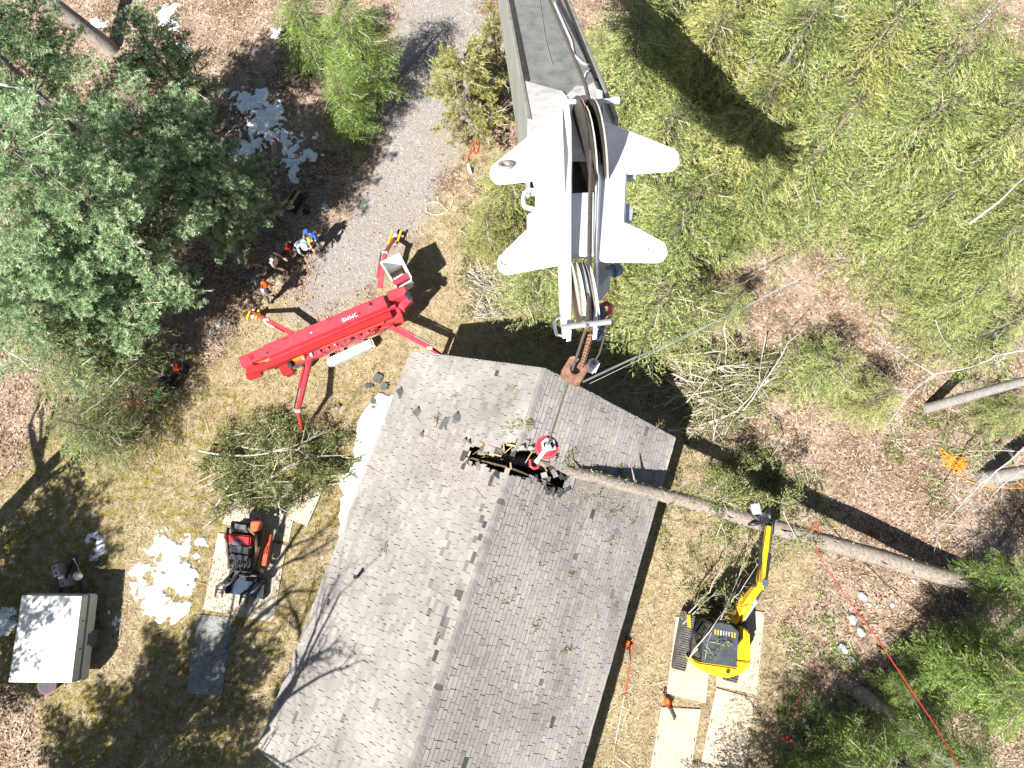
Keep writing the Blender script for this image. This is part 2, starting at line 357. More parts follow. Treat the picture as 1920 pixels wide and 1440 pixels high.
GRASSM = Mtint('dry_grass', [(0, (.10, .085, .02)), (.3, (.24, .19, .085)), (.6, (.42, .345, .225)), (1, (.68, .61, .48))], .8, .25, nscale=.7, namt=.45)
x, y = rand_pts(230000); g, l, mo = masks(x, y); ok = RNG.random(len(x)) < np.clip(l*(1-g)*.85, 0, 1); ok &= sdf(x, y, HOUSE_F) < 0
x, y, mo = x[ok], y[ok], mo[ok]; n = len(x); yaw = RNG.normal(.6, 1.1, n)
V, F = quads(x, y, gh(x, y)+.03+RNG.random(n)*.03, RNG.uniform(.08, .22, n), RNG.uniform(.008, .02, n), yaw, RNG.uniform(-.1, .55, n), RNG.normal(0, .6, n))
tag(np_mesh('grass', V, F, GRASSM, attrs={'tint': np.repeat(np.clip(RNG.random(n)-.35*mo, 0, 1), 4)}), kind='stuff')
STONEM = Mtint('gravel_stone', [(0, (.15, .135, .12)), (.5, (.27, .25, .23)), (1, (.42, .40, .37))], .9, nscale=1, namt=.2)
x, y = rand_pts(60000); g, l, _ = masks(x, y); ok = RNG.random(len(x)) < np.clip(g*.9, 0, 1); x, y = x[ok], y[ok]; n = len(x)
s_ = RNG.uniform(.012, .034, n); th = RNG.uniform(0, 6.28, n); base = np.stack([x, y, gh(x, y)-.004], 1)
cs = [base+np.stack([s_*1.3*np.cos(th+k*1.571)*(1+.3*RNG.random(n)), s_*1.3*np.sin(th+k*1.571), 0*x], 1) for k in range(4)]+[base+np.stack([s_*.2, s_*.1, s_*1.1], 1)]
V = np.stack(cs, 1).reshape(-1, 3); o5 = np.arange(n)[:, None]*5
F = np.concatenate([np.concatenate([o5+k, o5+(k+1) % 4, o5+4], 1) for k in range(4)])
tag(np_mesh('gravel', V, F, STONEM, attrs={'tint': np.repeat(RNG.random(n), 5)}), kind='stuff')
x, y = rand_pts(5200); g, l, _ = masks(x, y); ok = (RNG.random(len(x)) < (1-l*.75)*(1-g*.9)) & (sdf(x, y, HOUSE_F) < 0); x, y = x[ok], y[ok]; n = len(x)
V, F = quads(x, y, gh(x, y)+.035+RNG.random(n)*.05, RNG.gamma(2.2, .22, n)+.1, RNG.uniform(.01, .028, n), RNG.uniform(0, 6.28, n), RNG.normal(0, .06, n), RNG.normal(0, .5, n))
tag(np_mesh('fallen_twigs', V, F, Mtint('stick', [(0, (.16, .12, .09)), (.5, (.34, .29, .24)), (1, (.55, .50, .44))], .85), attrs={'tint': np.repeat(RNG.random(n), 4)}), kind='stuff')

# snow
def snow(px_poly, label, thr=.42, hgt=.06, fr=1.6, grow=0.0, step=.045, rough=.5):
    poly = gpoly(px_poly); a = np.array(poly); lo, hi = a.min(0)-.5, a.max(0)+.5
    X, Y = np.meshgrid(np.arange(lo[0], hi[0], step), np.arange(lo[1], hi[1], step)); shp = X.shape
    s = sdf(X, Y, poly); nn = fbm(X*fr+3, Y*fr+8, 5)
    nn = .6*nn+.4*fbm(X*fr*3.1+9, Y*fr*3.1+4, 3); h = sstep(-.35, .45, s+grow)-thr-.28+(nn-.5)*7.6*rough
    h = np.where(s > -.16, h, -1.0)
    keep = h > 0; Z = gh(X, Y)+.012+hgt*np.clip(h*1.5, 0, 1)**.6*(.55+.6*fbm(X*5, Y*5, 3))
    Z = np.where(keep, Z, gh(X, Y)-.03)
    id_ = np.arange(X.size).reshape(shp); fk = (keep[:-1, :-1].astype(int)+keep[1:, :-1]+keep[:-1, 1:]+keep[1:, 1:]) >= 2
    q = np.stack([id_[:-1, :-1][fk], id_[:-1, 1:][fk], id_[1:, 1:][fk], id_[1:, :-1][fk]], 1)
    if len(q) == 0: return
    u, inv = np.unique(q, return_inverse=True); V = np.stack([X.ravel(), Y.ravel(), Z.ravel()], 1)
    o = np_mesh('snow_patch', V[u], inv.reshape(q.shape), SNOWM, smooth=True)
    tag(o, label, 'snow', kind='stuff')
snow([(258, 1040), (300, 985), (330, 990), (345, 1010), (385, 1000), (383, 1040), (362, 1090), (350, 1140), (320, 1165), (298, 1172), (272, 1150), (262, 1120), (238, 1085)], 'large broken snow patch on the lawn between camper and tracked loader', .38, .1, 1.5, rough=.62)
snow([(205, 1145), (232, 1150), (222, 1195), (208, 1195)], 'small snow remnant on the grass just right of the camper', .3, rough=.3)
snow([(165, 1010), (205, 1000), (215, 1025), (180, 1060)], 'thin snow scraps on the grass above the camper', .5, rough=.7)
snow([(-30, 1125), (34, 1130), (30, 1185), (-30, 1200)], 'crusty snow patch at the left edge beside the camper', .36, rough=.4)
snow([(712, 745), (738, 745), (662, 985), (640, 1000), (645, 900), (668, 860), (680, 790)], 'long strip of slid-off snow on the ground along the left eave', .22, .22, 1.2, .15, rough=.25)
snow([(420, 172), (510, 165), (535, 235), (590, 255), (560, 290), (505, 290), (460, 305), (430, 300), (445, 240)], 'big speckled snow patch in the shade beneath the pines', .36, .08, 2.4, rough=.6)
snow([(528, 292), (572, 300), (560, 338), (530, 335)], 'small snow patch just below the big speckled one', .34, rough=.4)
snow([(575, 280), (612, 290), (606, 310), (580, 305)], 'snow flecks on dark leaves right of the speckled patch', .5, rough=.6)
snow([(150, 25), (195, 30), (190, 70), (160, 60)], 'snow remnant beside the leaning trunk in the upper left', .4, rough=.5)
snow([(300, 5), (345, 0), (328, 55), (300, 60)], 'snow remnant on brown leaves at the top left', .4, rough=.5)
snow([(335, 85), (365, 95), (362, 125), (340, 120)], 'snow scrap where pines meet brown leaves', .42, rough=.5)
snow([(505, 50), (530, 55), (528, 82), (510, 80)], 'round snow scrap on leaves left of the bare trunk', .3, rough=.3)

# ------------------------------------------------------------ house
EAVE, RIDGE = 2.7, 6.0
a_, b_, c_, d_ = at(770, 663, EAVE), at(493, 1383, EAVE), at(1265, 820, EAVE), at(1090, 1433, EAVE)
rd = ((b_-a_)+(d_-c_)); rd.z = 0; rd.normalize()                    # along the ridge, towards the camera's near end
gd = Vector((-rd.y, rd.x, 0)); gd = gd if gd.x > 0 else -gd           # across, towards the right eave
ctr = (a_+c_)/2; HW = abs((c_-a_).dot(gd))/2; s0 = ((a_-ctr).dot(rd)+(c_-ctr).dot(rd))/2
HL = 13.4
def roof(side, s, t, h=0.0):
    """side -1 left slope, +1 right; s metres along the ridge, t metres down the slope from the ridge, h above the deck"""
    dirv = gd*side*HW+Vector((0, 0, EAVE-RIDGE)); Ls = dirv.length; dirv /= Ls
    nrm = Vector((dirv.z*0, 0, 0)); nrm = (gd*side*(RIDGE-EAVE)+Vector((0, 0, HW))).normalized()
    return Vector((ctr.x, ctr.y, RIDGE))+rd*s+dirv*t+nrm*h
SL = math.hypot(HW, RIDGE-EAVE)
LEFT_END = (b_-a_).dot(rd)                                           # the left eave ends here, the gable steps back
def s_end(side, t): return LEFT_END+.35 if side < 0 else HL
HOLE_A = [(874, 862), (882, 838), (893, 834), (905, 846), (918, 855), (935, 855), (950, 854), (966, 855), (989, 847), (1010, 855), (1026, 866), (1028, 884), (1040, 890), (1059, 891), (1053, 919), (1035, 914), (1020, 911), (1013, 896), (1009, 886), (991, 890), (960, 887), (938, 882), (897, 871)]
HOLE_B = [(942, 838), (946, 830), (974, 836), (975, 844), (947, 848)]
def in_hole(P, g=0):
    X, Y, _ = vpx(P); return (sdf(X, Y, HOLE_A) > -g) | (sdf(X, Y, HOLE_B) > -g)
HL_ALL = max(LEFT_END+.35, HL)
hc = Vector((ctr.x, ctr.y, 0))+rd*(HL_ALL/2); house = thing('house', 'long house with weathered grey shingle gable roof holed by a fallen trunk', 'house', hc)
rz_h = math.atan2(rd.y, rd.x)
wl = MB()
for sd_ in (-1, 1):
    wl.box(hc+gd*sd_*(HW-.55)+Vector((0, 0, 1.25)), (HL_ALL-.8, .16, 2.5), rz_h)
wl.build('wall', SIDING, house)
for e in (.5, HL_ALL-.5):
    g1 = MB(); P0 = Vector((ctr.x, ctr.y, 0))+rd*e
    pr = [P0-gd*(HW-.6)+Vector((0, 0, 0)), P0+gd*(HW-.6), P0+gd*(HW-.6)+Vector((0, 0, 2.95)), P0+Vector((0, 0, RIDGE-.16)), P0-gd*(HW-.6)+Vector((0, 0, 2.95))]
    g1.prism(pr, rd*.14).build('gable_wall', SIDING, house)
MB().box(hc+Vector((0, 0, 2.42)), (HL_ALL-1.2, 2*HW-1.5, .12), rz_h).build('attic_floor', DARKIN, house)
# deck with the hole cut out
deckV, deckF = [], []
for sd_ in (-1, 1):
    st = .1; ss = np.arange(0, HL_ALL+.001, st); ts = np.linspace(0, SL, int(SL/st)+1)
    S, T = np.meshgrid(ss, ts); o0, du, dv = roof(sd_, 0, 0), roof(sd_, 1, 0)-roof(sd_, 0, 0), roof(sd_, 0, 1)-roof(sd_, 0, 0)
    V = np.array(o0)+S[..., None]*np.array(du)+T[..., None]*np.array(dv); sh = S.shape; V = V.reshape(-1, 3)
    id_ = np.arange(len(V)).reshape(sh)+sum(len(v) for v in deckV)
    q = np.stack([id_[:-1, :-1].ravel(), id_[:-1, 1:].ravel(), id_[1:, 1:].ravel(), id_[1:, :-1].ravel()], 1)
    cen = (V.reshape(*sh, 3)[:-1, :-1]+V.reshape(*sh, 3)[1:, 1:])/2; cen = cen.reshape(-1, 3); sc_ = (S[:-1, :-1]+S[1:, 1:]).ravel()/2
    keep = ~in_hole(cen, 5) & (sc_ < s_end(sd_, 0))
    deckV.append(V); deckF.append(q[keep])
roofo = np_mesh('roof', np.concatenate(deckV), np.concatenate(deckF), FELT, house)
# rafters seen through the hole, broken boards round it
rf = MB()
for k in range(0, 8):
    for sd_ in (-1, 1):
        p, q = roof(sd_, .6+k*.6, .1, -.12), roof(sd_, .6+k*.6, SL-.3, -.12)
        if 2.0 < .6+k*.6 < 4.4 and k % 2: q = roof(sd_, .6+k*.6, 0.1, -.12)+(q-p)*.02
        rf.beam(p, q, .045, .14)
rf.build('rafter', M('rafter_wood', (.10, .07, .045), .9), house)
SHING = Mtint('shingle', [(0, (.05, .048, .045)), (.12, (.10, .095, .088)), (.3, (.182, .169, .156)), (.6, (.247, .229, .211)), (.85, (.302, .280, .257)), (1, (.37, .345, .315))], .92, nscale=.5, namt=.55, bump=.5)
tabs = []
EXP = .142; rows = int(SL/EXP)+1
for sd_ in (-1, 1):
    for r_ in range(rows):
        t0 = .05+r_*EXP; t1 = min(t0+EXP+.012, SL+.03); s = -.03-random.random()*.25; bias = random.gauss(0, .04)
        while s < s_end(sd_, t0):
            wdt = random.choice((.17, .22, .26, .30, .335))+random.uniform(-.01, .01)
            e0, e1 = max(s, -.04), min(s+wdt, s_end(sd_, t0)+.04)
            if e1-e0 > .04: tabs.append((sd_, e0, e1, t0, t1, r_, bias))
            s += wdt+(random.uniform(.004, .012) if random.random() < .7 else random.uniform(.012, .024))
cen = np.array([roof(sd_, (e0+e1)/2, (t0+t1)/2) for sd_, e0, e1, t0, t1, _, _ in tabs])
hol = in_hole(cen, 3); dep = vpx(cen)[2]; pxx, pyy, _ = vpx(cen)
def tab_geo(sd_, e0, e1, t0, t1, lift, cx, skew=0.0):
    j = lambda a: random.uniform(-a, a)
    th = .021+random.random()*.008; jt = j(.006)
    p = [roof(sd_, e0, t0, .004+th*.15), roof(sd_, e1, t0, .004+th*.15), roof(sd_, e1+j(.004), t1+jt+j(.004), .006+th+lift+j(.002)), roof(sd_, e0+j(.004), t1+jt+j(.004), .006+th+lift+j(.002))]
    q = [v-Vector((0, 0, .02)) for v in p]
    return p+q, [(0, 1, 2, 3), (3, 2, 6, 7), (1, 5, 6, 2), (0, 3, 7, 4)]
order = np.argsort(dep); vis = [i for i in order if not hol[i] and -5 < pyy[i] < 1440][:298]; visset = set(vis)
SV, SF, ST = [], [], []
# worn patches beside the ridge on the left slope, in world metres along and down the roof
worn = [(3.4+k*.33+random.uniform(-.2, .2), random.choice((.2, .34, .48, .62)), .075) for k in range(16)]+[(4.6+random.random()*3.2, 1.05+random.random()*.7, .075) for k in range(9)]+[(random.uniform(.5, 12), random.uniform(.3, 5), .06) for k in range(5)]
for i, (sd_, e0, e1, t0, t1, r_, bias) in enumerate(tabs):
    if hol[i]: continue
    X, Y = pxx[i], pyy[i]; dh = max(float(sdf(np.array([X]), np.array([Y]), HOLE_A)[0]), float(sdf(np.array([X]), np.array([Y]), HOLE_B)[0]))
    lift = random.random()*.004 if random.random() > .06 else random.uniform(.008, .022)
    if dh > -14: lift += random.uniform(0, .05)
    tint = .56+bias*.8+random.gauss(0, .075)
    sm_, tm = (e0+e1)/2, (t0+t1)/2
    if sd_ < 0:
        for ws, wt, wr in worn:
            if abs(sm_-ws) < wr*1.4 and abs(tm-wt) < wr: tint = random.uniform(.05, .36)
    if dh > -10 and random.random() < .35: tint = random.uniform(-.3, .1)
    if random.random() < .004: tint = random.uniform(-.1, .2)
    v, f = tab_geo(sd_, e0, e1, t0, t1, lift, 0)
    if i in visset:
        off = np.array(WL[house.name]); o = np_mesh('shingle', [tuple(p) for p in v], f, SHING, roofo, {'tint': np.full(8, tint)})
    else:
        b0 = len(SV); SV += [tuple(p) for p in v]; SF += [[b0+k for k in q] for q in f]; ST += [tint]*8
tag(np_mesh('shingles', SV, SF, SHING, roofo, {'tint': ST}), kind='stuff')
# ridge caps
RV, RF, RT = [], [], []
s = -.04
while s < HL_ALL:
    e = s+.16; tnt = random.choice((.45, .55, .4, .6, (.12 if random.random() < .6 else .4) if s > 3 else .5, .35)); lf = .012+random.random()*.012
    p = []
    for ss_, h in ((s-.02, .012), (e, .014+lf)): p += [roof(-1, ss_, .13, h), roof(-1, ss_, .0, h+.012), roof(1, ss_, .13, h)]
    p = [v for v in p]
    if not in_hole(np.array([tuple(p[1])]), 5)[0]:
        b0 = len(RV); RV += [tuple(v) for v in p]+[tuple(v-Vector((0, 0, .025))) for v in p[3:]]; RT += [tnt]*9
        RF += [[b0, b0+1, b0+4, b0+3], [b0+1, b0+2, b0+5, b0+4], [b0+3, b0+4, b0+7, b0+6], [b0+4, b0+5, b0+8, b0+7]]
    s = e+random.uniform(.0, .008)
tag(np_mesh('ridge_caps', RV, RF, SHING, roofo, {'tint': RT}), kind='stuff')
tr = MB()
for sd_ in (-1, 1):
    tr.beam(roof(sd_, -.05, 0, -.06), roof(sd_, -.05, SL+.02, -.06), .03, .13)
    tr.beam(roof(sd_, -.05, SL+.02, -.05), roof(sd_, s_end(sd_, 0), SL+.02, -.05), .03, .12)
    tr.beam(roof(sd_, s_end(sd_, 0)+.04, 0, -.06), roof(sd_, s_end(sd_, 0)+.04, SL+.02, -.06), .03, .13)
tr.build('fascia', GAL, house)
# torn boards and raised tabs round the hole
bd = [((996, 849), (1016, 846), .05, .09), ((950, 834), (972, 838), .06, .05), ((944, 832), (945, 846), .04, .07), ((946, 850), (962, 836), .02, .03), ((882, 846), (877, 858), .05, .05), ((985, 868), (996, 850), .03, .03), ((1018, 862), (1010, 852), .04, .05), ((905, 835), (897, 830), .09, .08), ((918, 850), (940, 856), .04, .06), ((958, 880), (957, 868), .05, .04)]
def roof_z(px, py):
    best = None
    for sd_ in (-1, 1):
        o0, du, dv = roof(sd_, 0, 0), rd, (roof(sd_, 0, 1)-roof(sd_, 0, 0)); nrm = du.cross(dv).normalized(); r = ray(px, py)
        k = (o0-EYE).dot(nrm)/r.dot(nrm); p = EYE+r*k; lat = (p-ctr).dot(gd)
        if lat*sd_ >= -.01: best = p
    return best
for (p1, p2, wd, h) in bd:
    A, B = roof_z(*p1)+Vector((0, 0, h)), roof_z(*p2)+Vector((0, 0, h*.4)); MB().beam(A, B, wd, .025).build('broken_board', WOOD, house)
for k in range(28):
    ang = random.random(); i = random.randrange(len(HOLE_A)); p1, p2 = HOLE_A[i], HOLE_A[(i+1) % len(HOLE_A)]
    X = p1[0]+(p2[0]-p1[0])*ang; Y = p1[1]+(p2[1]-p1[1])*ang
    cx, cy = 965, 872; dx, dy = X-cx, Y-cy; L_ = math.hypot(dx, dy*2)
    P0 = roof_z(X+dx/L_*random.uniform(7, 17), Y+dy*2/L_*random.uniform(7, 17))+Vector((0, 0, random.uniform(.03, .09)))
    v = MB(); v.box((0, 0, 0), (random.uniform(.15, .28), random.uniform(.1, .18), .01), R=Matrix.Rotation(random.uniform(0, 6), 3, 'Z') @ Matrix.Rotation(random.uniform(-.7, .7), 3, 'X') @ Matrix.Rotation(random.uniform(-.6, .6), 3, 'Y'))
    vv = [tuple(P0+Vector(q)) for q in v.v]; np_mesh('torn_shingle', vv, v.f, SHING, roofo, {'tint': np.full(8, random.choice((.1, .3, .5, .6, .02)))})
vp = MB(); P0 = roof_z(671, 1081)
vp.tube([P0-Vector((0, 0, .1)), P0+Vector((0, 0, .34))], .05, 12).tube([P0+Vector((0, 0, .33)), P0+Vector((0, 0, .40))], [.062, .062], 12)
vp.build('vent_pipe', PVC, house)
MB().box(tuple(roof(-1, LEFT_END+.25, SL-.5)-Vector((0, 0, 1.45))), (.1, .1, 2.5)).build('corner_post', SIDING, house)

SAWD = Mtint('sawdust', [(0, (.26, .215, .16)), (.5, (.36, .31, .24)), (1, (.48, .43, .35))], .95)
sv, stn = [], []
for (cx, cy, sx, sy, n_) in ((822, 848, 32, 24, 1500), (868, 895, 34, 16, 700), (1110, 938, 42, 14, 900), (1085, 912, 26, 8, 400), (925, 835, 26, 10, 300)):
    for _ in range(n_):
        X, Y = random.gauss(cx, sx), random.gauss(cy, sy); q = roof_z(X, Y)
        if q is None or in_hole(np.array([tuple(q)]), 2)[0] or abs((q-ctr).dot(gd)) > HW-.1: continue
        q = q+Vector((0, 0, .045)); l_ = random.uniform(.006, .016); a_ = random.uniform(0, 6.28); u = Vector((math.cos(a_), math.sin(a_), 0))*l_; v = Vector((-u.y, u.x, 0))*random.uniform(.3, .8)
        sv += [tuple(q-u), tuple(q+v+Vector((0, 0, .01))), tuple(q+u), tuple(q-v)]; stn += [random.random()]*4
tag(np_mesh('sawdust', sv, np.arange(len(sv)).reshape(-1, 4), SAWD, attrs={'tint': stn}), kind='stuff')
# ------------------------------------------------------------ trees
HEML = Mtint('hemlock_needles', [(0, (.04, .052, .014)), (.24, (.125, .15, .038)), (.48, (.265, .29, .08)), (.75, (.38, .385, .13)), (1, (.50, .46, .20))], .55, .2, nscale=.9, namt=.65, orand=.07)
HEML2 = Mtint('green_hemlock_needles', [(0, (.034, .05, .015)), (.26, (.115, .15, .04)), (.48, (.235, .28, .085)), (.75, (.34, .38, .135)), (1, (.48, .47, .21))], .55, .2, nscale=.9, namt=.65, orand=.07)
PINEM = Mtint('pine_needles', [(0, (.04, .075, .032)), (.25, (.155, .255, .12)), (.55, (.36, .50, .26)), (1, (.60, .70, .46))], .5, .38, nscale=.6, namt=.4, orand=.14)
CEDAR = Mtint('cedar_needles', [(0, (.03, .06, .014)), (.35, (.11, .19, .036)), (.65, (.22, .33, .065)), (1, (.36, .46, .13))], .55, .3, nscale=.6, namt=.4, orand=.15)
def leaf_quads(P, D, L, W, nrm_j=.5):
    n = len(P); r = RNG.normal(0, 1, (n, 3)); r[:, 2] *= .35
    S = np.cross(D, r); S /= np.linalg.norm(S, axis=1)[:, None]+1e-9
    S[:, 2] *= .55; a = D*L[:, None]; b = S*W[:, None]*.5
    V = np.stack([P, P+a*.45+b, P+a, P+a*.45-b], 1).reshape(-1, 3)
    return V, np.arange(4*n).reshape(n, 4)
def unit(v): return v/(np.linalg.norm(v, axis=-1, keepdims=True)+1e-9)
def hemlock_mesh(H, R, seed, nb=86, leaf=.118, mat=None, lift=.10, droop=.38, dens=1.0, base=.12, prof=.42, tw=.32):
    r = np.random.default_rng(seed); P, D, T = [], [], []; limb = MB(); ga_ = 2.39996
    for i in range(nb):
        f = (i+.5)/nb; z = H*(base+(1-base)*f**.9*.985); prf = (1-((z/H-base*.6)/(1-base*.6))**1.7)
        L = R*max(.10, prf**prof)*r.uniform(.72, 1.15); az = i*ga_+r.normal(0, .35); da = np.array([math.cos(az), math.sin(az), 0]); sd = np.array([-da[1], da[0], 0])
        pt = lambda t: np.array([0, 0, z])+da*(L*t)[..., None]+np.array([0, 0, 1.0])*(L*(lift*t-droop*t*t))[..., None]
        if L > .35: limb.tube([tuple(q) for q in pt(np.linspace(0, .92, 4))], [.016*L/R+.006, .011*L/R+.005, .007, .003], 4, cap=False)
        nt_ = max(5, int(L/.062*dens))
        t = (np.arange(nt_)+r.random(nt_))/nt_; t = t[t > .12]; side = np.where(np.arange(len(t)) % 2, 1, -1)
        tl = np.clip(L*tw*(1.08-t)**.7*r.uniform(.6, 1.25, len(t)), .09, .75); ang = r.normal(.85, .18, len(t))
        td = da*np.cos(ang)[:, None]+sd*(np.sin(ang)*side)[:, None]; o = pt(t)
        for k in range(len(t)):
            m = max(4, int(tl[k]/.021)); u = (np.arange(m)+r.random(m))/m; q = o[k]+td[k]*(tl[k]*u)[:, None]; q[:, 2] -= tl[k]*.45*u*u
            sn = np.cross(td[k], [0, 0, 1]); sg = np.where(r.random(m) < .5, 1, -1)
            dd = td[k]*r.uniform(.7, 1, m)[:, None]+sn*(sg*r.uniform(.12, .62, m))[:, None]; dd[:, 2] -= r.uniform(.0, .40, m)
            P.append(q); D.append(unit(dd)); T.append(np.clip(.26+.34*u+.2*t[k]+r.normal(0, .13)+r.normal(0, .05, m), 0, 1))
    P, D, T = np.concatenate(P), np.concatenate(D), np.concatenate(T); n = len(P)
    V, F = leaf_quads(P, D, leaf*r.uniform(.6, 1.35, n), leaf*.20*r.uniform(.7, 1.3, n))
    tr = MB(); tr.tube([(0, 0, -.2), (.02, .01, H*.4), (0, .03, H*.8), (0, 0, H*.97)], [.035*R+.10, .03*R+.07, .035, .01], 9)
    return tr, limb, V, F, np.repeat(T, 4)
def pine_mesh(H, R, seed, nb=60, base=.25, needle=.115):
    r = np.random.default_rng(seed); C, CD, CT = [], [], []; limb = MB(); i = 0
    for wv in range(nb//5):
        f = (wv+.5)/(nb//5); z0 = H*(base+(1-base)*f*.97)
        for b in range(5):
            prf = 1-((f*.96))**1.9; L = R*max(.14, prf**.45)*r.uniform(.6, 1.15); az = b*1.2566+wv*.7+r.normal(0, .28); z = z0+r.normal(0, .12)
            da = np.array([math.cos(az), math.sin(az), 0]); sd = np.array([-da[1], da[0], 0])
            pt = lambda t: np.array([0, 0, z])+da*(L*t)[..., None]+np.array([0, 0, 1.0])*(L*(.22*t+.10*t*t-.12*t**3))[..., None]
            limb.tube([tuple(q) for q in pt(np.linspace(0, .95, 5))], [.024, .018, .012, .009, .004], 4, cap=False)
            nt_ = max(6, int(L/.085)); t = np.clip((np.arange(nt_)+r.random(nt_))/nt_*.85+.2, 0, 1); side = np.where(np.arange(nt_) % 2, 1, -1)
            for k in range(nt_):
                tl = np.clip(L*.42*(1.12-t[k])**.8*r.uniform(.5, 1.2), .12, .85); an = r.normal(.75, .2)
                td = unit(da*math.cos(an)+sd*math.sin(an)*side[k]+np.array([0, 0, r.normal(.22, .2)])); o = pt(np.array([t[k]]))[0]
                m = max(2, int(tl/.11)); u = (np.arange(m)+.7)/m
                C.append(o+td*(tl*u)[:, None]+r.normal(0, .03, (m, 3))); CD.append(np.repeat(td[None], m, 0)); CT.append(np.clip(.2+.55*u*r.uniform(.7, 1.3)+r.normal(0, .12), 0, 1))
                if tl > .3: limb.tube([tuple(o), tuple(o+td*tl)], [.009, .003], 3, cap=False)
    C, CD, CT = np.concatenate(C), np.concatenate(CD), np.concatenate(CT); n = len(C); K = 18
    dv = unit(r.normal(0, 1, (n, K, 3))+CD[:, None]*1.1+np.array([0, 0, .45])); Pn = np.repeat(C[:, None], K, 1).reshape(-1, 3); Dn = dv.reshape(-1, 3); N_ = len(Pn)
    S = unit(np.cross(Dn, r.normal(0, 1, (N_, 3)))); L = needle*r.uniform(.7, 1.3, N_)
    V = np.stack([Pn-S*.004, Pn+S*.004, Pn+Dn*(L*.6)[:, None]+S*.014, Pn+Dn*L[:, None]], 1); V[:, 0] -= S*.002
    V = V.reshape(-1, 3); F = np.arange(4*N_).reshape(N_, 4); T = np.repeat(np.clip(np.repeat(CT, K)+r.normal(0, .08, N_), 0, 1), 4)
    tr = MB(); tr.tube([(0, 0, -.2), (.03, 0, H*.4), (0, .04, H*.8), (0, 0, H*.98)], [.19, .15, .07, .012], 9)
    return tr, limb, V, F, T
LIMBM = M('conifer_limb', (.13, .10, .075), .9, var=.3)
KINDS = {}
def kind_proto(key, gen, mat, bark):
    KINDS[key] = dict(gen=gen, mat=mat, bark=bark, meshes=None)
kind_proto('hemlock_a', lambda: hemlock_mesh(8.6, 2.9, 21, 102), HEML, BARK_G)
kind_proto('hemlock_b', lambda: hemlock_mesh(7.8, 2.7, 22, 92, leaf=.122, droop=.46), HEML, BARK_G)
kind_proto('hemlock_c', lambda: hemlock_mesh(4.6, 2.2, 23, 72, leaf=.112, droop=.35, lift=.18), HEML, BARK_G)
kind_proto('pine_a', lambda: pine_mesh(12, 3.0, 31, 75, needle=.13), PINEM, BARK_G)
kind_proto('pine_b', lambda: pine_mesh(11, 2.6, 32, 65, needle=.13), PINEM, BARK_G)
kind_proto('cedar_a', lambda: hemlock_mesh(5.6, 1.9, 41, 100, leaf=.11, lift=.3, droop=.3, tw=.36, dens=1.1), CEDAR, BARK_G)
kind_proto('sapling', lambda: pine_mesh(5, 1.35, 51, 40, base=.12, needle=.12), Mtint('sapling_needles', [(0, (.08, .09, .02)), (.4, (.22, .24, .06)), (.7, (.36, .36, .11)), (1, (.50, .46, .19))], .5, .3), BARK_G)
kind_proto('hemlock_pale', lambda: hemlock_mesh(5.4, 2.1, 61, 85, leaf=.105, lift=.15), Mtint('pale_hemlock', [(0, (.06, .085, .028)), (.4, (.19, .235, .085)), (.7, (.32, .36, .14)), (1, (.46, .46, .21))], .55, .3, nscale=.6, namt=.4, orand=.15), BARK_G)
def tree(kind, px, py, zc, sxy=1.0, sz=1.0, label='', name='hemlock_tree', group=None, rz=None, cat='tree'):
    k = KINDS[kind]; p = at(px, py, zc)
    t = thing(name, label, cat, (p.x, p.y, gz(p.x, p.y)), group, random.uniform(0, 6.28) if rz is None else rz)
    t.scale = (sxy, sxy, sz)
    if k['meshes'] is None:
        tr, lb, V, F, T = k['gen'](); w0 = WL[t.name]; WL[t.name] = Vector((0, 0, 0)); rn_ = random.Random(hash(kind) % 97 if False else len(kind)*7+ord(kind[-1])); dt = MB(); ids = RNG.integers(0, len(V)//4, 70)
        for i_ in ids:
            q_ = Vector(V[i_*4].tolist()); o_ = Vector((q_.x, q_.y, 0)).normalized(); e_ = (o_+Vector((rn_.gauss(0, .6), rn_.gauss(0, .6), rn_.gauss(.15, .25)))).normalized(); l_ = rn_.uniform(.25, .8)
            md_ = q_+e_*l_*.5+Vector((rn_.gauss(0, .05), rn_.gauss(0, .05), .05)); dt.tube([q_-e_*l_*.35+Vector((0, 0, .05)), md_, q_+e_*l_*.75+Vector((0, 0, .06))], [.011, .008, .003], 3, cap=False)
            for _ in range(2): dt.tube([md_, md_+(e_+Vector((rn_.gauss(0, .7), rn_.gauss(0, .7), .1)))*l_*.35], [.006, .002], 3, cap=False)
        dd_ = dt.build('dead_twigs', TWIG, t); dd_['kind'] = 'stuff'
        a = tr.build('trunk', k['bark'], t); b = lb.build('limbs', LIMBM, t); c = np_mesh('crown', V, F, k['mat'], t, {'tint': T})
        WL[t.name] = w0; k['meshes'] = [a.data, b.data, c.data, dd_.data]; b['kind'] = 'stuff'; c['kind'] = 'stuff'
    else:
        for nm, me in zip(('trunk', 'limbs', 'crown', 'dead_twigs'), k['meshes']):
            o = link(nm, me, t)
            if nm != 'trunk': o['kind'] = 'stuff'
    return t
GP, GH, GD = 'white pines along the left side', 'hemlocks filling the upper right', 'dark conifers at the lower right'
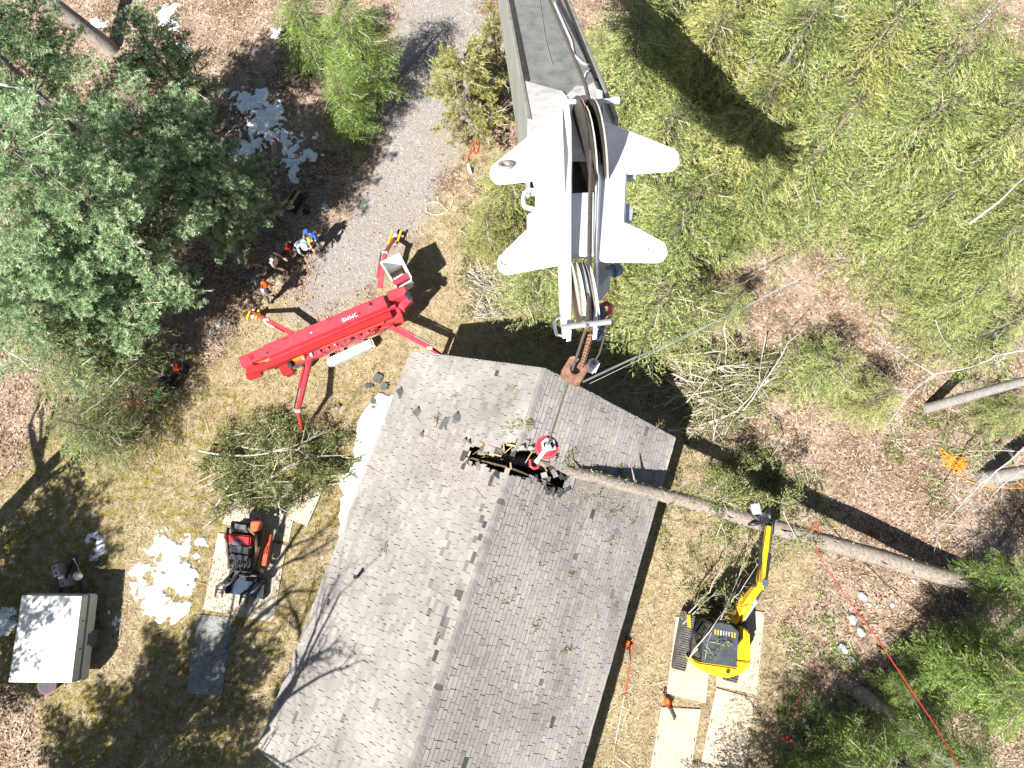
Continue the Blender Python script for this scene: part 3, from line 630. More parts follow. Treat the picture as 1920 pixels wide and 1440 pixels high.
for (kd, px, py, zc, sx, sz, lb) in [
    ('pine_a', 85, 330, 9.0, 1.0, .95, 'tall blue green white pine reaching in from the left edge'),
    ('pine_b', 275, 235, 7.0, .88, .76, 'white pine just left of the big speckled snow patch'),
    ('pine_a', 372, 322, 5.4, .62, .56, 'white pine whose crown ends beside the dark bench and bucket'),
    ('pine_b', 100, 455, 7.2, .9, .82, 'white pine behind the group of standing workers'),
    ('pine_a', -20, 90, 9.0, .95, .95, 'white pine filling the top left corner'),
    ('pine_b', 270, 70, 5.4, .62, .58, 'darker pine just right of the leaning trunk at the top left'),
    ('pine_b', 190, 565, 3.6, .54, .42, 'low dark green pine left of the worker in the orange helmet'),
    ('pine_a', 30, 540, 6.4, .8, .7, 'shaded pine at the middle of the left edge')]:
    tree(kd, px, py, zc, sx, sz, lb, 'white_pine', GP)
for (kd, px, py, zc, sx, sz, lb) in [
    ('hemlock_pale', 95, 640, 5.0, 1.15, 1.15, 'pale ragged hemlock at the left edge above the dry lawn'),
    ('hemlock_pale', 138, 795, 3.4, .85, .8, 'pale feathery hemlock at the lawn edge left of the chainsaws'),
    ('hemlock_pale', 205, 668, 2.6, .5, .6, 'small hemlock just above the pile of saws'),
    ('cedar_a', 655, 40, 4.6, .95, 1.0, 'deep green cedar left of the driveway at the top'),
    ('cedar_a', 640, 170, 3.2, .62, .7, 'smaller dark cedar between brown leaves and driveway'),
    ('cedar_a', 545, -10, 4.5, .7, .9, 'cedar at the top edge left of the bare leaning trunk'),
    ('sapling', 872, 140, 3.4, 1.2, .95, 'yellow green pine sapling beside the driveway left of the crane boom'),
    ('sapling', 925, 60, 3.5, .7, .95, 'second yellow green sapling partly behind the crane boom')]:
    tree(kd, px, py, zc, sx, sz, lb, 'conifer_tree')
right = [
    ('hemlock_b', 1420, -70, 6.8, 1.0, 1.0, 'hemlock cut by the top edge right of the boom shadow'),
    ('hemlock_a', 1600, -60, 6.8, 1.05, 1.0, 'hemlock cut by the top edge in the middle of the right half'),
    ('hemlock_b', 1760, -60, 6.8, 1.0, 1.0, 'hemlock cut by the top edge near the right corner'),
    ('hemlock_a', 1240, -60, 6.0, .9, .9, 'hemlock cut by the top edge next to the boom'),
    ('hemlock_a', 1950, 130, 6.8, 1.0, 1.0, 'hemlock cut by the right edge near the top corner'),
    ('hemlock_b', 1960, 350, 6.0, .95, .9, 'hemlock cut by the right edge beside the dead pole'),
    ('hemlock_a', 1190, 80, 6.5, 1.0, .95, 'hemlock just right of the crane boom at the top'),
    ('hemlock_b', 1340, 60, 6.8, 1.05, 1.0, 'hemlock under the shadow of the crane boom at the top'),
    ('hemlock_a', 1500, 70, 6.8, 1.0, 1.0, 'hemlock second from the shadow along the top edge'),
    ('hemlock_b', 1660, 60, 6.8, 1.05, 1.0, 'hemlock near the top edge with bare twigs poking through'),
    ('hemlock_a', 1820, 70, 7.0, 1.0, 1.0, 'hemlock filling the top right corner'),
    ('hemlock_b', 1260, 230, 6.5, 1.0, .95, 'hemlock beside the upper right fin of the crane head'),
    ('hemlock_a', 1420, 215, 6.8, 1.05, 1.0, 'hemlock carrying the blunt end of the crane shadow'),
    ('hemlock_b', 1585, 225, 6.6, 1.0, 1.0, 'yellowish hemlock right of the crane shadow'),
    ('hemlock_a', 1740, 230, 6.6, 1.0, .95, 'hemlock above the dead pole on the right'),
    ('hemlock_b', 1900, 240, 6.6, 1.0, 1.0, 'hemlock at the right edge above the dead pole'),
    ('hemlock_a', 1290, 400, 5.6, .95, .85, 'hemlock right of the lower fins of the crane head'),
    ('hemlock_b', 1425, 320, 5.6, .75, .85, 'hemlock bordering the leafy clearing at its upper left'),
    ('hemlock_c', 1590, 345, 4.2, .85, 1.0, 'lower hemlock above the leafy clearing'),
    ('hemlock_b', 1765, 380, 5.0, .8, .8, 'hemlock crossed by the dead pole'),
    ('hemlock_a', 1890, 440, 5.0, .95, .8, 'hemlock at the right edge below the dead pole'),
    ('hemlock_c', 1245, 560, 4.0, 1.15, 1.15, 'hemlock right of the tip of the crane, above the gable shadow'),
    ('hemlock_b', 1120, 480, 5.0, .8, .8, 'hemlock directly beneath the lower crane sheaves'),
    ('hemlock_c', 1020, 500, 3.6, 1.0, 1.0, 'hemlock left of the crane tip next to the stick pile'),
    ('hemlock_c', 960, 330, 3.6, .85, 1.0, 'hemlock beneath the upper left fin of the crane head'),
    ('hemlock_c', 915, 420, 2.4, .55, .7, 'small hemlock at the lawn edge left of the crane head'),
    ('hemlock_c', 1555, 690, 2.2, .8, .7, 'bright low hemlock below the leafy clearing'),
    ('hemlock_c', 1650, 745, 2.0, .6, .6, 'small hemlock left of the pale leaning trunk'),
    ('hemlock_c', 1385, 560, 2.6, .5, .7, 'low hemlock at the left border of the leafy clearing'),
    ('hemlock_b', 1835, 545, 4.0, .62, .65, 'hemlock right of the leafy clearing'),
    ('hemlock_c', 1905, 600, 3.6, .9, .9, 'hemlock at the right edge above the white branches'),
    ('hemlock_c', 1900, 770, 1.6, .5, .5, 'small green hemlock under the pale leaning trunk at the right edge')]
for i_, (kd, px, py, zc, sx, sz, lb) in enumerate(right):
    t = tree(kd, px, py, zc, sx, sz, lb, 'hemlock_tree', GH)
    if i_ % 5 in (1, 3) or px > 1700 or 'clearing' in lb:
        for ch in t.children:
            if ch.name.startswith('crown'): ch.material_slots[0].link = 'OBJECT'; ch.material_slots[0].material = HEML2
for (kd, px, py, zc, sx, sz, lb) in [
    ('cedar_a', 1985, 1105, 4.0, .72, 1.0, 'green cedar near the butt of the long log'),
    ('cedar_a', 1835, 1275, 3.4, .75, .9, 'green cedar crossed by the red rope'),
    ('cedar_a', 1900, 1310, 4.2, .9, 1.05, 'green cedar in the lower right corner'),
    ('cedar_a', 1900, 1215, 3.4, .6, .9, 'green cedar at the right edge above the lower right corner'),
    ('cedar_a', 1720, 1380, 2.4, .55, .65, 'small bright cedar leaning over the red rope near the bottom edge'),
    ('cedar_a', 1690, 1300, 1.6, .4, .45, 'smallest green cedar at the foot of the mottled trunk'),
    ('cedar_a', 1815, 1430, 3.6, .65, .9, 'green cedar right of the mottled trunk at the bottom edge'),
    ('cedar_a', 1615, 1430, 2.4, .75, .7, 'low green cedar left of the mottled trunk at the bottom edge'),
    ('cedar_a', 1530, 1470, 1.8, .5, .5, 'low green cedar at the bottom edge below the red rake')]:
    tree(kd, px, py, zc, sx, sz, lb, 'cedar_tree', GD)

# bare trees and trunks
def bare(mb, p, d, L, r, depth, rnd, n=5, spread=.55, up=.12):
    p = Vector(p); d = Vector(d).normalized(); k = 4; pts = [p]; rad = [r]
    for i in range(k):
        d = (d+Vector((rnd.gauss(0, .10), rnd.gauss(0, .10), rnd.gauss(0, .06)+up*.3))).normalized(); pts.append(pts[-1]+d*L/k); rad.append(r*(1-.42*(i+1)/k))
    mb.tube(pts, rad, n if depth > 1 else 4, cap=False)
    if depth <= 0: return
    for i in range(rnd.choice((3, 4, 4))):
        j = rnd.randint(1, k); a = rnd.uniform(0, 6.28); o = d.orthogonal(); o.rotate(Quaternion(d, a))
        nd = (d+o*rnd.uniform(spread*.7, spread*1.5)+Vector((0, 0, up))).normalized()
        bare(mb, pts[j], nd, L*rnd.uniform(.45, .72), rad[j]*.6, depth-1, rnd, n, spread, up)
def bare_tree(px, py, H, r, label, bark, lean=(0, 0), seed=1, depth=4, group=None, name='bare_tree', split=.42):
    b = ga(px, py); t = thing(name, label, 'tree', b, group); rn = random.Random(seed)
    top = b+Vector((lean[0], lean[1], H*split)); mb = MB()
    mb.tube([b-Vector((0, 0, .2)), b+Vector((0, 0, .25)), b.lerp(top, .5)+Vector((.04, .03, 0)), top], [r*1.25, r, r*.85, r*.7], 12); mb.build('trunk', bark, t)
    lm = MB(); dv = (top-b).normalized()
    bare(lm, top, dv, H*.36, r*.68, depth, rn); bare(lm, b.lerp(top, .8), (dv+Vector((rn.uniform(-1, 1), rn.uniform(-1, 1), .2))), H*.26, r*.4, depth-1, rn)
    bare(lm, top, dv+Vector((rn.uniform(-.7, .7), rn.uniform(-.7, .7), 0)), H*.3, r*.5, depth-1, rn)
    lm.build('branches', bark, t)['kind'] = 'stuff'
    return t
GB = 'bare hardwoods standing round the yard'
bare_tree(1740, 765, 13, .19, 'pale bare trunk leaning out past the right edge beneath white branches', BARK_B, (1.2, .1), 5, 3, GB)
bare_tree(1842, 897, 13, .25, 'thick grey bare trunk at the right edge beside the orange rope', BARK_B, (1.6, .2), 6, 3, GB)
bare_tree(1612, 1300, 12, .24, 'mottled pale trunk rising at the bottom right among cedars', BARK_B, (1.5, -2.0), 9, 3, GB)
bare_tree(207, 92, 13, .30, 'grey trunk leaning out over the top left corner', BARK_G, (-2.4, .5), 8, 3, GB)
bare_tree(592, 96, 9, .14, 'slim grey bare trunk at the top left of the driveway', BARK_B, (-.2, 1.6), 4, 3, GB)
# yard trees outside the lower left corner whose shade falls across lawn, camper and roof
def gl(x, y, z=0): return to_px((x, y, z))[:2]
bare_tree(190, 1475, 14, .30, 'bare hardwood outside the lower left corner shading the roof', BARK_G, (.3, .2), 12, 4, GB)
bare_tree(330, 1610, 13, .26, 'bare hardwood below the bottom edge left of the house', BARK_G, (.2, .3), 21, 4, GB)
bare_tree(-110, 1090, 12, .34, 'bare hardwood outside the left edge shading the camper', BARK_G, (.2, .3), 15, 4, GB)
for (x, y, zs, lb) in [(-16.6, -10.4, 1.0, 'pine outside the lower left corner'), (-19.3, -2.6, .62, 'pine outside the left edge darkening the lawn'), (-13.8, -9.0, .8, 'pine outside the lower left corner nearest the grey mat'), (-12.6, -12.0, .95, 'pine below the bottom edge left of the house'), (-9.4, -12.6, .8, 'pine below the bottom edge near the house'), (-20.5, -6.2, .95, 'pine outside the left edge level with the camper')]:
    X, Y = gl(x, y); tree('pine_b', X, Y, 0, .92, zs, lb, 'white_pine', 'pines standing beyond the lower left frame')
tree('cedar_a', *gl(7.0, -9.3), 0, 1.3, 1.45, 'cedar below the bottom edge shading the red rake', 'cedar_tree', GD)
tree('cedar_a', *gl(9.4, -10.0), 0, 1.3, 1.5, 'cedar below the bottom edge right of the mats', 'cedar_tree', GD)

print('TRIS', {k: sum(len(m.polygons) for m in v['meshes']) for k, v in KINDS.items() if v['meshes']})
# ------------------------------------------------------------ crane boom tip hanging over the yard
ZA, ZB = 11.8, 9.1
A_ = EYE+(AX*((1008-960)/FPX)-AU*((0-720)/FPX)+AF)*ZA; B_ = EYE+(AX*((1052-960)/FPX)-AU*((150-720)/FPX)+AF)*ZB
ba = (B_-A_).normalized(); bl = (AX-ba*AX.dot(ba)).normalized(); bn = bl.cross(ba).normalized()
if bn.dot(EYE-B_) < 0: bn = -bn
def bp(px, py, h=0.0):
    r = ray(px, py); o = B_+bn*h; return EYE+r*((o-EYE).dot(bn)/r.dot(bn))
def bu(u, v, h): return B_+ba*u+bl*v+bn*h
tipz = bp(1100, 612, .1)
crane = thing('crane_boom', 'huge grey crane boom with white winged sheave head seen from above', 'crane boom', bu(-30, 0, -.5))
BW = .475
mb = MB()
def bbox(mb, u0, u1, v0, v1, h0, h1, m=0):
    vs = [bu(u, v, h) for u in (u0, u1) for v in (v0, v1) for h in (h0, h1)]
    mb.add(vs, [(0, 1, 3, 2), (4, 6, 7, 5), (0, 4, 5, 1), (2, 3, 7, 6), (0, 2, 6, 4), (1, 5, 7, 3)], m)
bbox(mb, -30, 1.35, -BW, BW, -.06, 0, 0)
mb.build('boom_deck', BOOMG, crane, .008)
for sgn in (-1, 1):
    sb = MB(); lo, hi = sorted((sgn*BW, sgn*(BW+.05))); bbox(sb, -30, 1.3, lo, hi, -.95, .035); sb.build('boom_side', BOOMS, crane, .008)
    sb = MB(); lo, hi = sorted((sgn*(BW-.045), sgn*(BW-.002))); bbox(sb, -30, .06, lo, hi, .002, .03); sb.build('edge_strip', BLACK, crane)
MBo = MB(); bbox(MBo, -30, 1.3, -BW+.01, BW-.01, -.93, -.88); MBo.build('boom_underside', BOOMS, crane)
def bpoly(mb, poly, h1, h0, m=0): return mb.prism([bp(x, y, h1) for x, y in poly], bn*(h0-h1), m)
# head weldment
g = MB(); bpoly(g, [(984, 151), (1055, 170), (1062, 178), (1080, 160), (1098, 162), (1118, 150), (1136, 205), (1150, 236), (1100, 300), (1000, 300), (990, 215)], .022, .003); g.build('gusset_plate', M('white_weathered', (.60, .59, .56), .4, var=.2, sc=5, dirt=(.30, .22, .15), dirt_amt=.6), crane, .006)
def arc(cx, cy, r, a0, a1, n=9): return [(cx+r*math.cos(math.radians(a0+(a1-a0)*i/n)), cy+r*math.sin(math.radians(a0+(a1-a0)*i/n))) for i in range(n+1)]
deck = [(1000, 242), (990, 254)]+arc(938, 321, 20, -130, -265)+[(998, 334), (1003, 352), (1004, 395), (988, 400), (988, 427)]+arc(951, 490, 19, -137, -277)+[(1048, 492), (1063, 489), (1072, 480), (1106, 476), (1116, 486)]+arc(1234, 468, 19, 90, -61)+[(1192, 424), (1172, 416), (1176, 322)]+arc(1256, 296, 20, 85, -67)+[(1154, 234), (1130, 226)]
left_d = [p for p in deck if p[0] <= 1075]; right_d = [p for p in deck if p[0] > 1104]
f1 = MB(); bpoly(f1, [(1004, 240)]+left_d[1:-1]+[(1071, 480), (1071, 240)], .06, .02); f1.build('fin_plate', WHITE, crane, .012, 2)
f2 = MB(); bpoly(f2, [(1114, 478)]+right_d[1:]+[(1118, 226)], .06, .02); f2.build('fin_plate', WHITE, crane, .012, 2)
cp = MB(); bpoly(cp, [(1071, 362), (1114, 360), (1113, 476), (1071, 480)], .03, -.01); cp.build('cross_plate', WHITE, crane, .006)
def cheek(mb, pts, _=None):
    bot = []
    for p in pts:
        y = to_px(p)[1]; dpt = .24 if y < 430 else .24+(.10-.24)*min(1, (y-430)/120); bot.append(p-bn*dpt)
    return mb.prism(pts, bot)
hp = MB(); hs = .20
cheek(hp, [bp(1046, 187, hs), bp(1053, 176, hs), bp(1066, 180, hs), bp(1072, 230, hs), bp(1073, 290, hs), bp(1072, 380, .085), bp(1072, 480, .075), bp(1072, 560, .075), bp(1072, 620, .07), bp(1063, 622, .07), bp(1062, 560, .075), bp(1060, 480, .075), bp(1058, 380, .085), bp(1056, 290, hs)], 'taper'); hp.build('cheek_plate', WHITE, crane, .006)
hp = MB()
cheek(hp, [bp(1119, 166, hs), bp(1130, 170, hs), bp(1134, 240, hs), bp(1134, 285, .15), bp(1128, 340, .075), bp(1122, 480, .075), bp(1121, 560, .07), bp(1121, 617, .07), bp(1113, 619, .07), bp(1114, 560, .07), bp(1115, 480, .075), bp(1119, 340, .075), bp(1123, 285, .15), bp(1122, 240, hs)], 'taper'); hp.build('cheek_plate', WHITE, crane, .006)
hb = MB()
bpoly(hb, [(1047, 488), (1062, 488), (1063, 612), (1056, 612), (1051, 570)], .02, -.10); hb.build('nose_side', WHITE, crane, .006)
hb = MB(); bpoly(hb, [(1122, 486), (1148, 486), (1146, 512), (1132, 530), (1122, 535)], -.12, -.3); hb.build('nose_bracket', M('blue_grey_bracket', (.36, .44, .50), .5), crane, .006)
SHSIDE = M('gap_shadow_sheave_side', (.05, .045, .035), .7, var=.4)  # shadow of the gap beside the upper sheaves, put into their side colour
def disc(px, p0, p1, h, wpx, mat, name):
    py_ = p0
    a, b = bp(px, p0, h), bp(px, p1, h); c = (a+b)/2; r_ = (a-b).length/2; w_ = wpx/FPX*(c-EYE).dot(AF)
    c = c-bn*(r_*(.42 if p0 < 300 else .16)); KZ = .75 if p0 < 300 else .4; d = MB(); pts = 28
    for k, (rr, off) in enumerate(((r_*1.0, w_/2), (r_*1.0, -w_/2))): pass
    ring = []
    for (rr, off) in ((r_, -w_/2), (r_*.93, -w_*.12), (r_*.93, w_*.12), (r_, w_/2)):
        ring.append([c+bl*off+(ba*math.cos(2*math.pi*j/pts)+bn*math.sin(2*math.pi*j/pts)*KZ)*rr for j in range(pts)])
    vs = sum(ring, []); fs = [(i*pts+j, i*pts+(j+1) % pts, (i+1)*pts+(j+1) % pts, (i+1)*pts+j) for i in range(3) for j in range(pts)]
    d.add(vs, fs, 0, False); d.add(ring[0], [tuple(range(pts))], 1); d.add(ring[-1], [tuple(range(pts))], 1); d.build(name, [mat, SHSIDE if py_ < 300 else mat], crane)
CREAMS = M('sheave_nylon', (.52, .49, .42), .5, var=.15, dirt=(.25, .17, .1), dirt_amt=.6)
disc(1092, 190, 322, .12, 5, M('rusty_sheave', (.42, .24, .13), .7, var=.3, dirt=(.55, .47, .38), dirt_amt=.7), 'sheave')
disc(1099, 200, 345, .13, 6, CREAMS, 'sheave')
disc(1116, 190, 335, .13, 6, CREAMS, 'sheave')
disc(1084, 486, 598, .06, 11, CREAMS, 'sheave'); disc(1095, 486, 598, .05, 7, GREYP, 'sheave'); disc(1108, 486, 598, .05, 8, CREAMS, 'sheave')
ib = MB(); bpoly(ib, [(1073, 236), (1114, 236), (1114, 362), (1073, 364)], -.2, -.24); ib.build('inner_plate', BLACK, crane)
pn = MB(); pn.cyl(bp(1060, 191, .25), bp(1150, 189, .25), .026, 12); pn.cyl(bp(1148, 189, .25), bp(1160, 188, .25), .042, 12); pn.ball(bp(1053, 190, .21), .085, 14, 8); pn.build('head_pin', WHITE, crane)
pn = MB(); pn.cyl(bp(1053, 614, .1), bp(1145, 603, .1), .022, 10); pn.build('nose_bar', M('galvanised', (.50, .52, .54), .4, .6), crane)
hd = MB(); hd.tube([bp(1056, 592, -.05), bp(1043, 598, -.05), bp(1038, 606, -.08), bp(1044, 628, -.1), bp(1056, 630, -.1)], .014, 8); hd.build('nose_guard', STEEL, crane)
hl = MB(); hl.tube([bp(1010, 356, .03), bp(992, 357, .05), bp(983, 362, .05), bp(981, 376, .05), bp(984, 388, .05), bp(1006, 394, .03)], .022, 10); hl.build('lifting_handle', WHITE, crane)
bo = MB()
for (x, y, r0, r1) in ((948, 312, .075, .045),):
    c = bp(x, y, .06); k = 24
    o1 = [c+(ba*math.cos(6.2832*j/k)+bl*math.sin(6.2832*j/k))*r0 for j in range(k)]; i1 = [c+(ba*math.cos(6.2832*j/k)+bl*math.sin(6.2832*j/k))*r1 for j in range(k)]
    bo.add(o1+i1+[p+bn*.03 for p in o1]+[p+bn*.03 for p in i1], [(j, (j+1) % k, 2*k+(j+1) % k, 2*k+j) for j in range(k)]+[(k+j, 3*k+j, 3*k+(j+1) % k, k+(j+1) % k) for j in range(k)]+[(2*k+j, 2*k+(j+1) % k, 3*k+(j+1) % k, 3*k+j) for j in range(k)])
bo.build('pin_boss', M('bare_bush', (.36, .30, .27), .4, .4, var=.3), crane)
for (x, y) in ((1196, 299), (1240, 291), (1226, 468), (950, 492)):
    l_ = MB(); c = bp(x, y, .06); k = 12
    pts = [c+(ba*math.cos(-.2-2.6*j/k)+bl*math.sin(-.2-2.6*j/k))*.055 for j in range(k+1)]; l_.tube(pts, .009, 6); l_.build('hole_lip', WHITE, crane)
for (x, y, w_, h_) in ((1053, 262, 5, 22),): 
    l_ = MB(); bpoly(l_, [(x-w_/2, y-h_/2), (x+w_/2, y-h_/2), (x+w_/2, y+h_/2), (x-w_/2, y+h_/2)], .10, .06); l_.build('latch', GREYP, crane, .004)
lg = MB(); bpoly(lg, [(1171, 380), (1182, 382), (1188, 394), (1185, 413), (1171, 414)], .0, -.04); lg.build('side_lug', M('shaded_lug', (.46, .52, .57), .5), crane, .005)
lg = MB(); bpoly(lg, [(1174, 322), (1196, 321), (1193, 332), (1174, 335)], -.03, -.07); lg.build('side_lug', M('shaded_lug_b', (.46, .52, .57), .5), crane, .005)
bt = MB(); bt.cyl(bp(1150, 508, -.15), bp(1160, 504, -.15), .06, 12); bt.cyl(bp(1136, 508, -.15), bp(1150, 508, -.15), .045, 12); bt.build('bracket_bolt', M('blue_bolt', (.12, .22, .30), .5), crane)
sk = MB(); sk.tube([bp(1126, 574, -.2), bp(1138, 568, -.2), bp(1146, 574, -.2), bp(1144, 586, -.2), bp(1134, 590, -.2)], .022, 8); sk.build('shackle', RED, crane)
sk = MB(); bpoly(sk, [(1120, 570), (1136, 574), (1134, 602), (1120, 606)], -.15, -.35); sk.build('hose_box', M('navy_box', (.03, .05, .10), .5), crane, .01)
sk = MB(); sk.tube([bp(1134, 604, .08), bp(1143, 594, .08), bp(1144, 604, .08)], .012, 6); sk.build('keeper_loop', STEEL, crane)
wr = MB(); wr.tube([bu(-30, .17, .10), bp(1030, 0, .16), bp(1068, 88, .20), bp(1098, 160, .20), bp(1106, 195, .23), bp(1109, 250, .22), bp(1108, 320, .18), bp(1106, 420, .13), bp(1105, 500, .11), bp(1103, 600, .10), tipz], [.02, .024, .024, .024, .024, .024, .022, .02, .02, .02, .02], 8); wr.build('hoist_rope', ROPE_ST, crane)
cb = MB(); cb.tube([bp(1040, 5, .01), bp(1056, 42, .012), bp(1072, 78, .012), bp(1076, 102, .012), bp(1092, 118, .012), bp(1108, 122, .012), bp(1109, 128, .012), bp(1098, 138, .012), bp(1095, 148, .012)], .014, 6); cb.build('signal_cable', M('white_cable', (.8, .8, .8), .5), crane)
sl = MB(); sl.tube([bp(1012, 0, .006), bp(1022, 70, .006), bp(1035, 120, .006)],         .004, 5); sl.build('deck_seam', GREYP, crane)
# what hangs beneath the tip
def on_line(py):
    lo, hi = 3.0, tipz.z
    for _ in range(40):
        m_ = (lo+hi)/2
        if to_px((tipz.x, tipz.y, m_))[1] > py: lo = m_
        else: hi = m_
    return Vector((tipz.x, tipz.y, (lo+hi)/2))
hk = on_line(838)
ball = thing('hook_ball', 'red hook ball with white sling hanging on the crane rope above the roof hole', 'crane hook', hk)
rp = MB(); rp.tube([hk+Vector((0, 0, .25)), tipz+Vector((0, 0, -.05))], .012, 8); rp.build('rope', ROPE_ST, ball)
b1 = MB(); b1.ball(hk-Vector((0, 0, .08)), (.185, .185, .16), 24, 12); b1.build('ball', M('ball_red', (.55, .03, .045), .35, var=.1), ball)
b1 = MB(); b1.tube([hk+Vector((math.cos(k*.3927)*.16, math.sin(k*.3927)*.16, .015)) for k in range(17)], .022, 8); b1.build('rim', RED, ball)
b1 = MB(); b1.cyl(hk+Vector((.01, .02, .04)), hk+Vector((.01, .02, .10)), .10, 18); b1.build('socket_plate', BLACK, ball)
b1 = MB(); b1.box(hk+Vector((.02, -.02, .16)), (.07, .12, .14), .5); b1.cyl(hk+Vector((.02, .05, .2)), hk+Vector((.02, .05, .33)), .035, 10); b1.build('wedge_socket', GREYP, ball, .01)
b1 = MB()
for (dx, dy) in ((-.03, .02), (.05, .01)):
    b1.tube([hk+Vector((dx+.03, dy+.09, .12)), hk+Vector((dx-.05, dy+.02, .16)), hk+Vector((dx-.03, dy-.08, .13)), hk+Vector((dx+.06, dy-.06, .12)), hk+Vector((dx+.04, dy+.08, .12))], .022, 8)
b1.beam(hk+Vector((0, -.02, .15)), hk+Vector((-.175, -.24, -.02)), .055, .02); b1.build('sling', M('white_sling', (.66, .70, .70), .9, var=.12, sc=20), ball)
b1 = MB(); c = hk+Vector((-.20, -.26, -.06)); b1.tube([c+Vector((-.06, .07, 0)), c+Vector((-.06, -.03, 0)), c+Vector((0, -.07, 0)), c+Vector((.06, -.05, 0)), c+Vector((.07, 0, 0))], .022, 8); b1.build('shackle', RED, ball)
b1 = MB(); b1.tube([hk+Vector((0, 0, -.2)), hk+Vector((0, 0, -.35)), hk+Vector((.08, 0, -.45)), hk+Vector((.02, 0, -.55)), hk+Vector((-.08, 0, -.48))], [.04, .035, .04, .035, .02], 8); b1.build('hook', STEEL, ball)
wz = on_line(697); wc = wz+Vector((.025, 0, 0)); ang = .5
wt = thing('rope_weight', 'rusty split steel weight threaded on the crane rope with a chain', 'weight', wc)
q = MB(); k = 20; R3 = Matrix.Rotation(-.55, 3, 'Z')
sqr = []
for j in range(k):
    t_ = 2*math.pi*j/k; cx_, cy_ = math.cos(t_), math.sin(t_); m_ = .10/max(abs(cx_), abs(cy_)); sqr.append((cx_*m_, cy_*m_))
inn = [(.048*math.cos(2*math.pi*j/k), .048*math.sin(2*math.pi*j/k)) for j in range(k)]
for zz in (.09, -.09): q.v += [tuple(wc+R3 @ Vector((x, y, zz))) for x, y in sqr]+[tuple(wc+R3 @ Vector((x, y, zz))) for x, y in inn]
for j in range(k):
    n_ = (j+1) % k
    for f in ((j, n_, k+n_, k+j), (2*k+j, 3*k+j, 3*k+n_, 2*k+n_), (j, 2*k+j, 2*k+n_, n_), (k+j, k+n_, 3*k+n_, 3*k+j)): q.f.append(list(f)); q.m.append(0); q.s.append(False)
q.build('block', RUST, wt)
ch0, ch1 = bp(1108, 628, 0), wc+Vector((.06, .03, .08)); cm = MB(); nl = 20
for j in range(nl):
    p = ch0.lerp(ch1, j/nl); p2 = ch0.lerp(ch1, (j+1.25)/nl); d = (p2-p); s_ = d.cross(Vector((1, 0, 0) if j % 2 else (0, 1, 1))).normalized()*.017
    cm.tube([p+s_*.5, p+s_, p2+s_, p2+s_*.5, p2-s_, p-s_, p+s_*.5], .0075, 5)
cm.build('chain', RUST, wt)
bw_c = bp(1111, 686, -1.2); bwt = thing('bob_weight', 'white square bob weight hanging on a thin cable under the crane tip', 'weight', bw_c)
bb = MB(); bb.box(bw_c, (.11, .13, .10), -.45); bb.build('weight', WHITE, bwt, .02, 2)
bb = MB(); bb.cyl(bw_c+Vector((0, 0, .05)), bw_c+Vector((0, 0, .12)), .03, 10); bb.build('eye', GREYP, bwt)
bb = MB(); bb.tube([bw_c+Vector((0, 0, .1)), bw_c.lerp(bp(1141, 606, 0), .35)+Vector((.02, 0, 0)), bp(1141, 606, 0)], .008, 6); bb.build('cable', ROPE_ST, bwt)

# ------------------------------------------------------------ red tracked spider lift
LZ = ga(610, 640)
lift = thing('spider_lift', 'red tracked spider lift with folded boom, four outriggers and white basket', 'spider lift', LZ)
def P_(x, y, z): return at(x, y, z)
def bm_(name, p, q, wd, h, mat, bev=.012, w2=None, h2=None, parent=None):
    return MB().beam(P_(*p), P_(*q), wd, h, w2=w2, h2=h2).build(name, mat, parent or lift, bev)
bm_('boom_section', (500, 661, 1.98), (724, 566, 1.98), .44, .40, RED, .03)
bm_('boom_section', (468, 674, 1.95), (520, 652, 1.95), .36, .32, RED, .03)
bm_('boom_head', (452, 681, 1.92), (474, 673, 1.92), .42, .30, RED, .04)
bm_('fly_boom', (498, 688, 1.62), (735, 590, 1.62), .22, .30, DRED, .02)
bm_('fly_boom', (505, 676, 1.72), (742, 574, 1.72), .10, .16, RED, .01)
bm_('jib', (470, 697, 1.35), (540, 676, 1.35), .20, .22, DRED, .03)
bm_('jib_link', (462, 693, 1.62), (498, 684, 1.62), .24, .14, DRED, .02)
bm_('chassis', (545, 675, .92), (752, 588, .92), .62, .42, RED, .04)
bm_('chassis_plate', (560, 672, 1.28), (700, 614, 1.28), .42, .06, RED, .01)
bm_('hose_track', (600, 652, 1.55), (720, 603, 1.55), .14, .10, M('red_chain', (.50, .05, .03), .7, bump=.9, bsc=30), .005)
MB().beam(P_(463, 706, 1.1), P_(493, 697, 1.1), .30, .28, h2=.2).build('jib_cover', DRED, lift, .05, 2)
MB().beam(P_(528, 697, .95), P_(552, 686, .95), .50, .55).build('engine_cover', DRED, lift, .10, 3)
MB().beam(P_(546, 668, 1.42), P_(569, 659, 1.42), .40, .34).build('battery_box', AMBER, lift, .03, 2)
MB().beam(P_(596, 645, 1.42), P_(611, 638, 1.42), .26, .16).build('control_box', M('yellow_lid', (.72, .55, .18), .5), lift, .02, 2)
MB().beam(P_(541, 676, 1.3), P_(548, 692, 1.0), .14, .3).build('exhaust_guard', BLACK, lift, .01)
for (x, y) in ((551, 690), (560, 687), (618, 636), (622, 643), (688, 618), (696, 612)): MB().cyl(P_(x, y, 1.1), P_(x+4, y-2, 1.3), .06, 10).build('fitting', STEEL, lift)
bm_('turret', (716, 600, 1.25), (752, 583, 1.25), .55, .5, RED, .05)
bm_('knuckle', (728, 560, 1.75), (764, 547, 1.75), .36, .5, RED, .04)
bm_('knuckle', (752, 580, 1.45), (770, 560, 1.45), .28, .4, RED, .04)
MB().cyl(P_(763, 557, 1.9), P_(768, 549, 1.9), .15, 14).build('slew_wheel', BLACK, lift, .01)
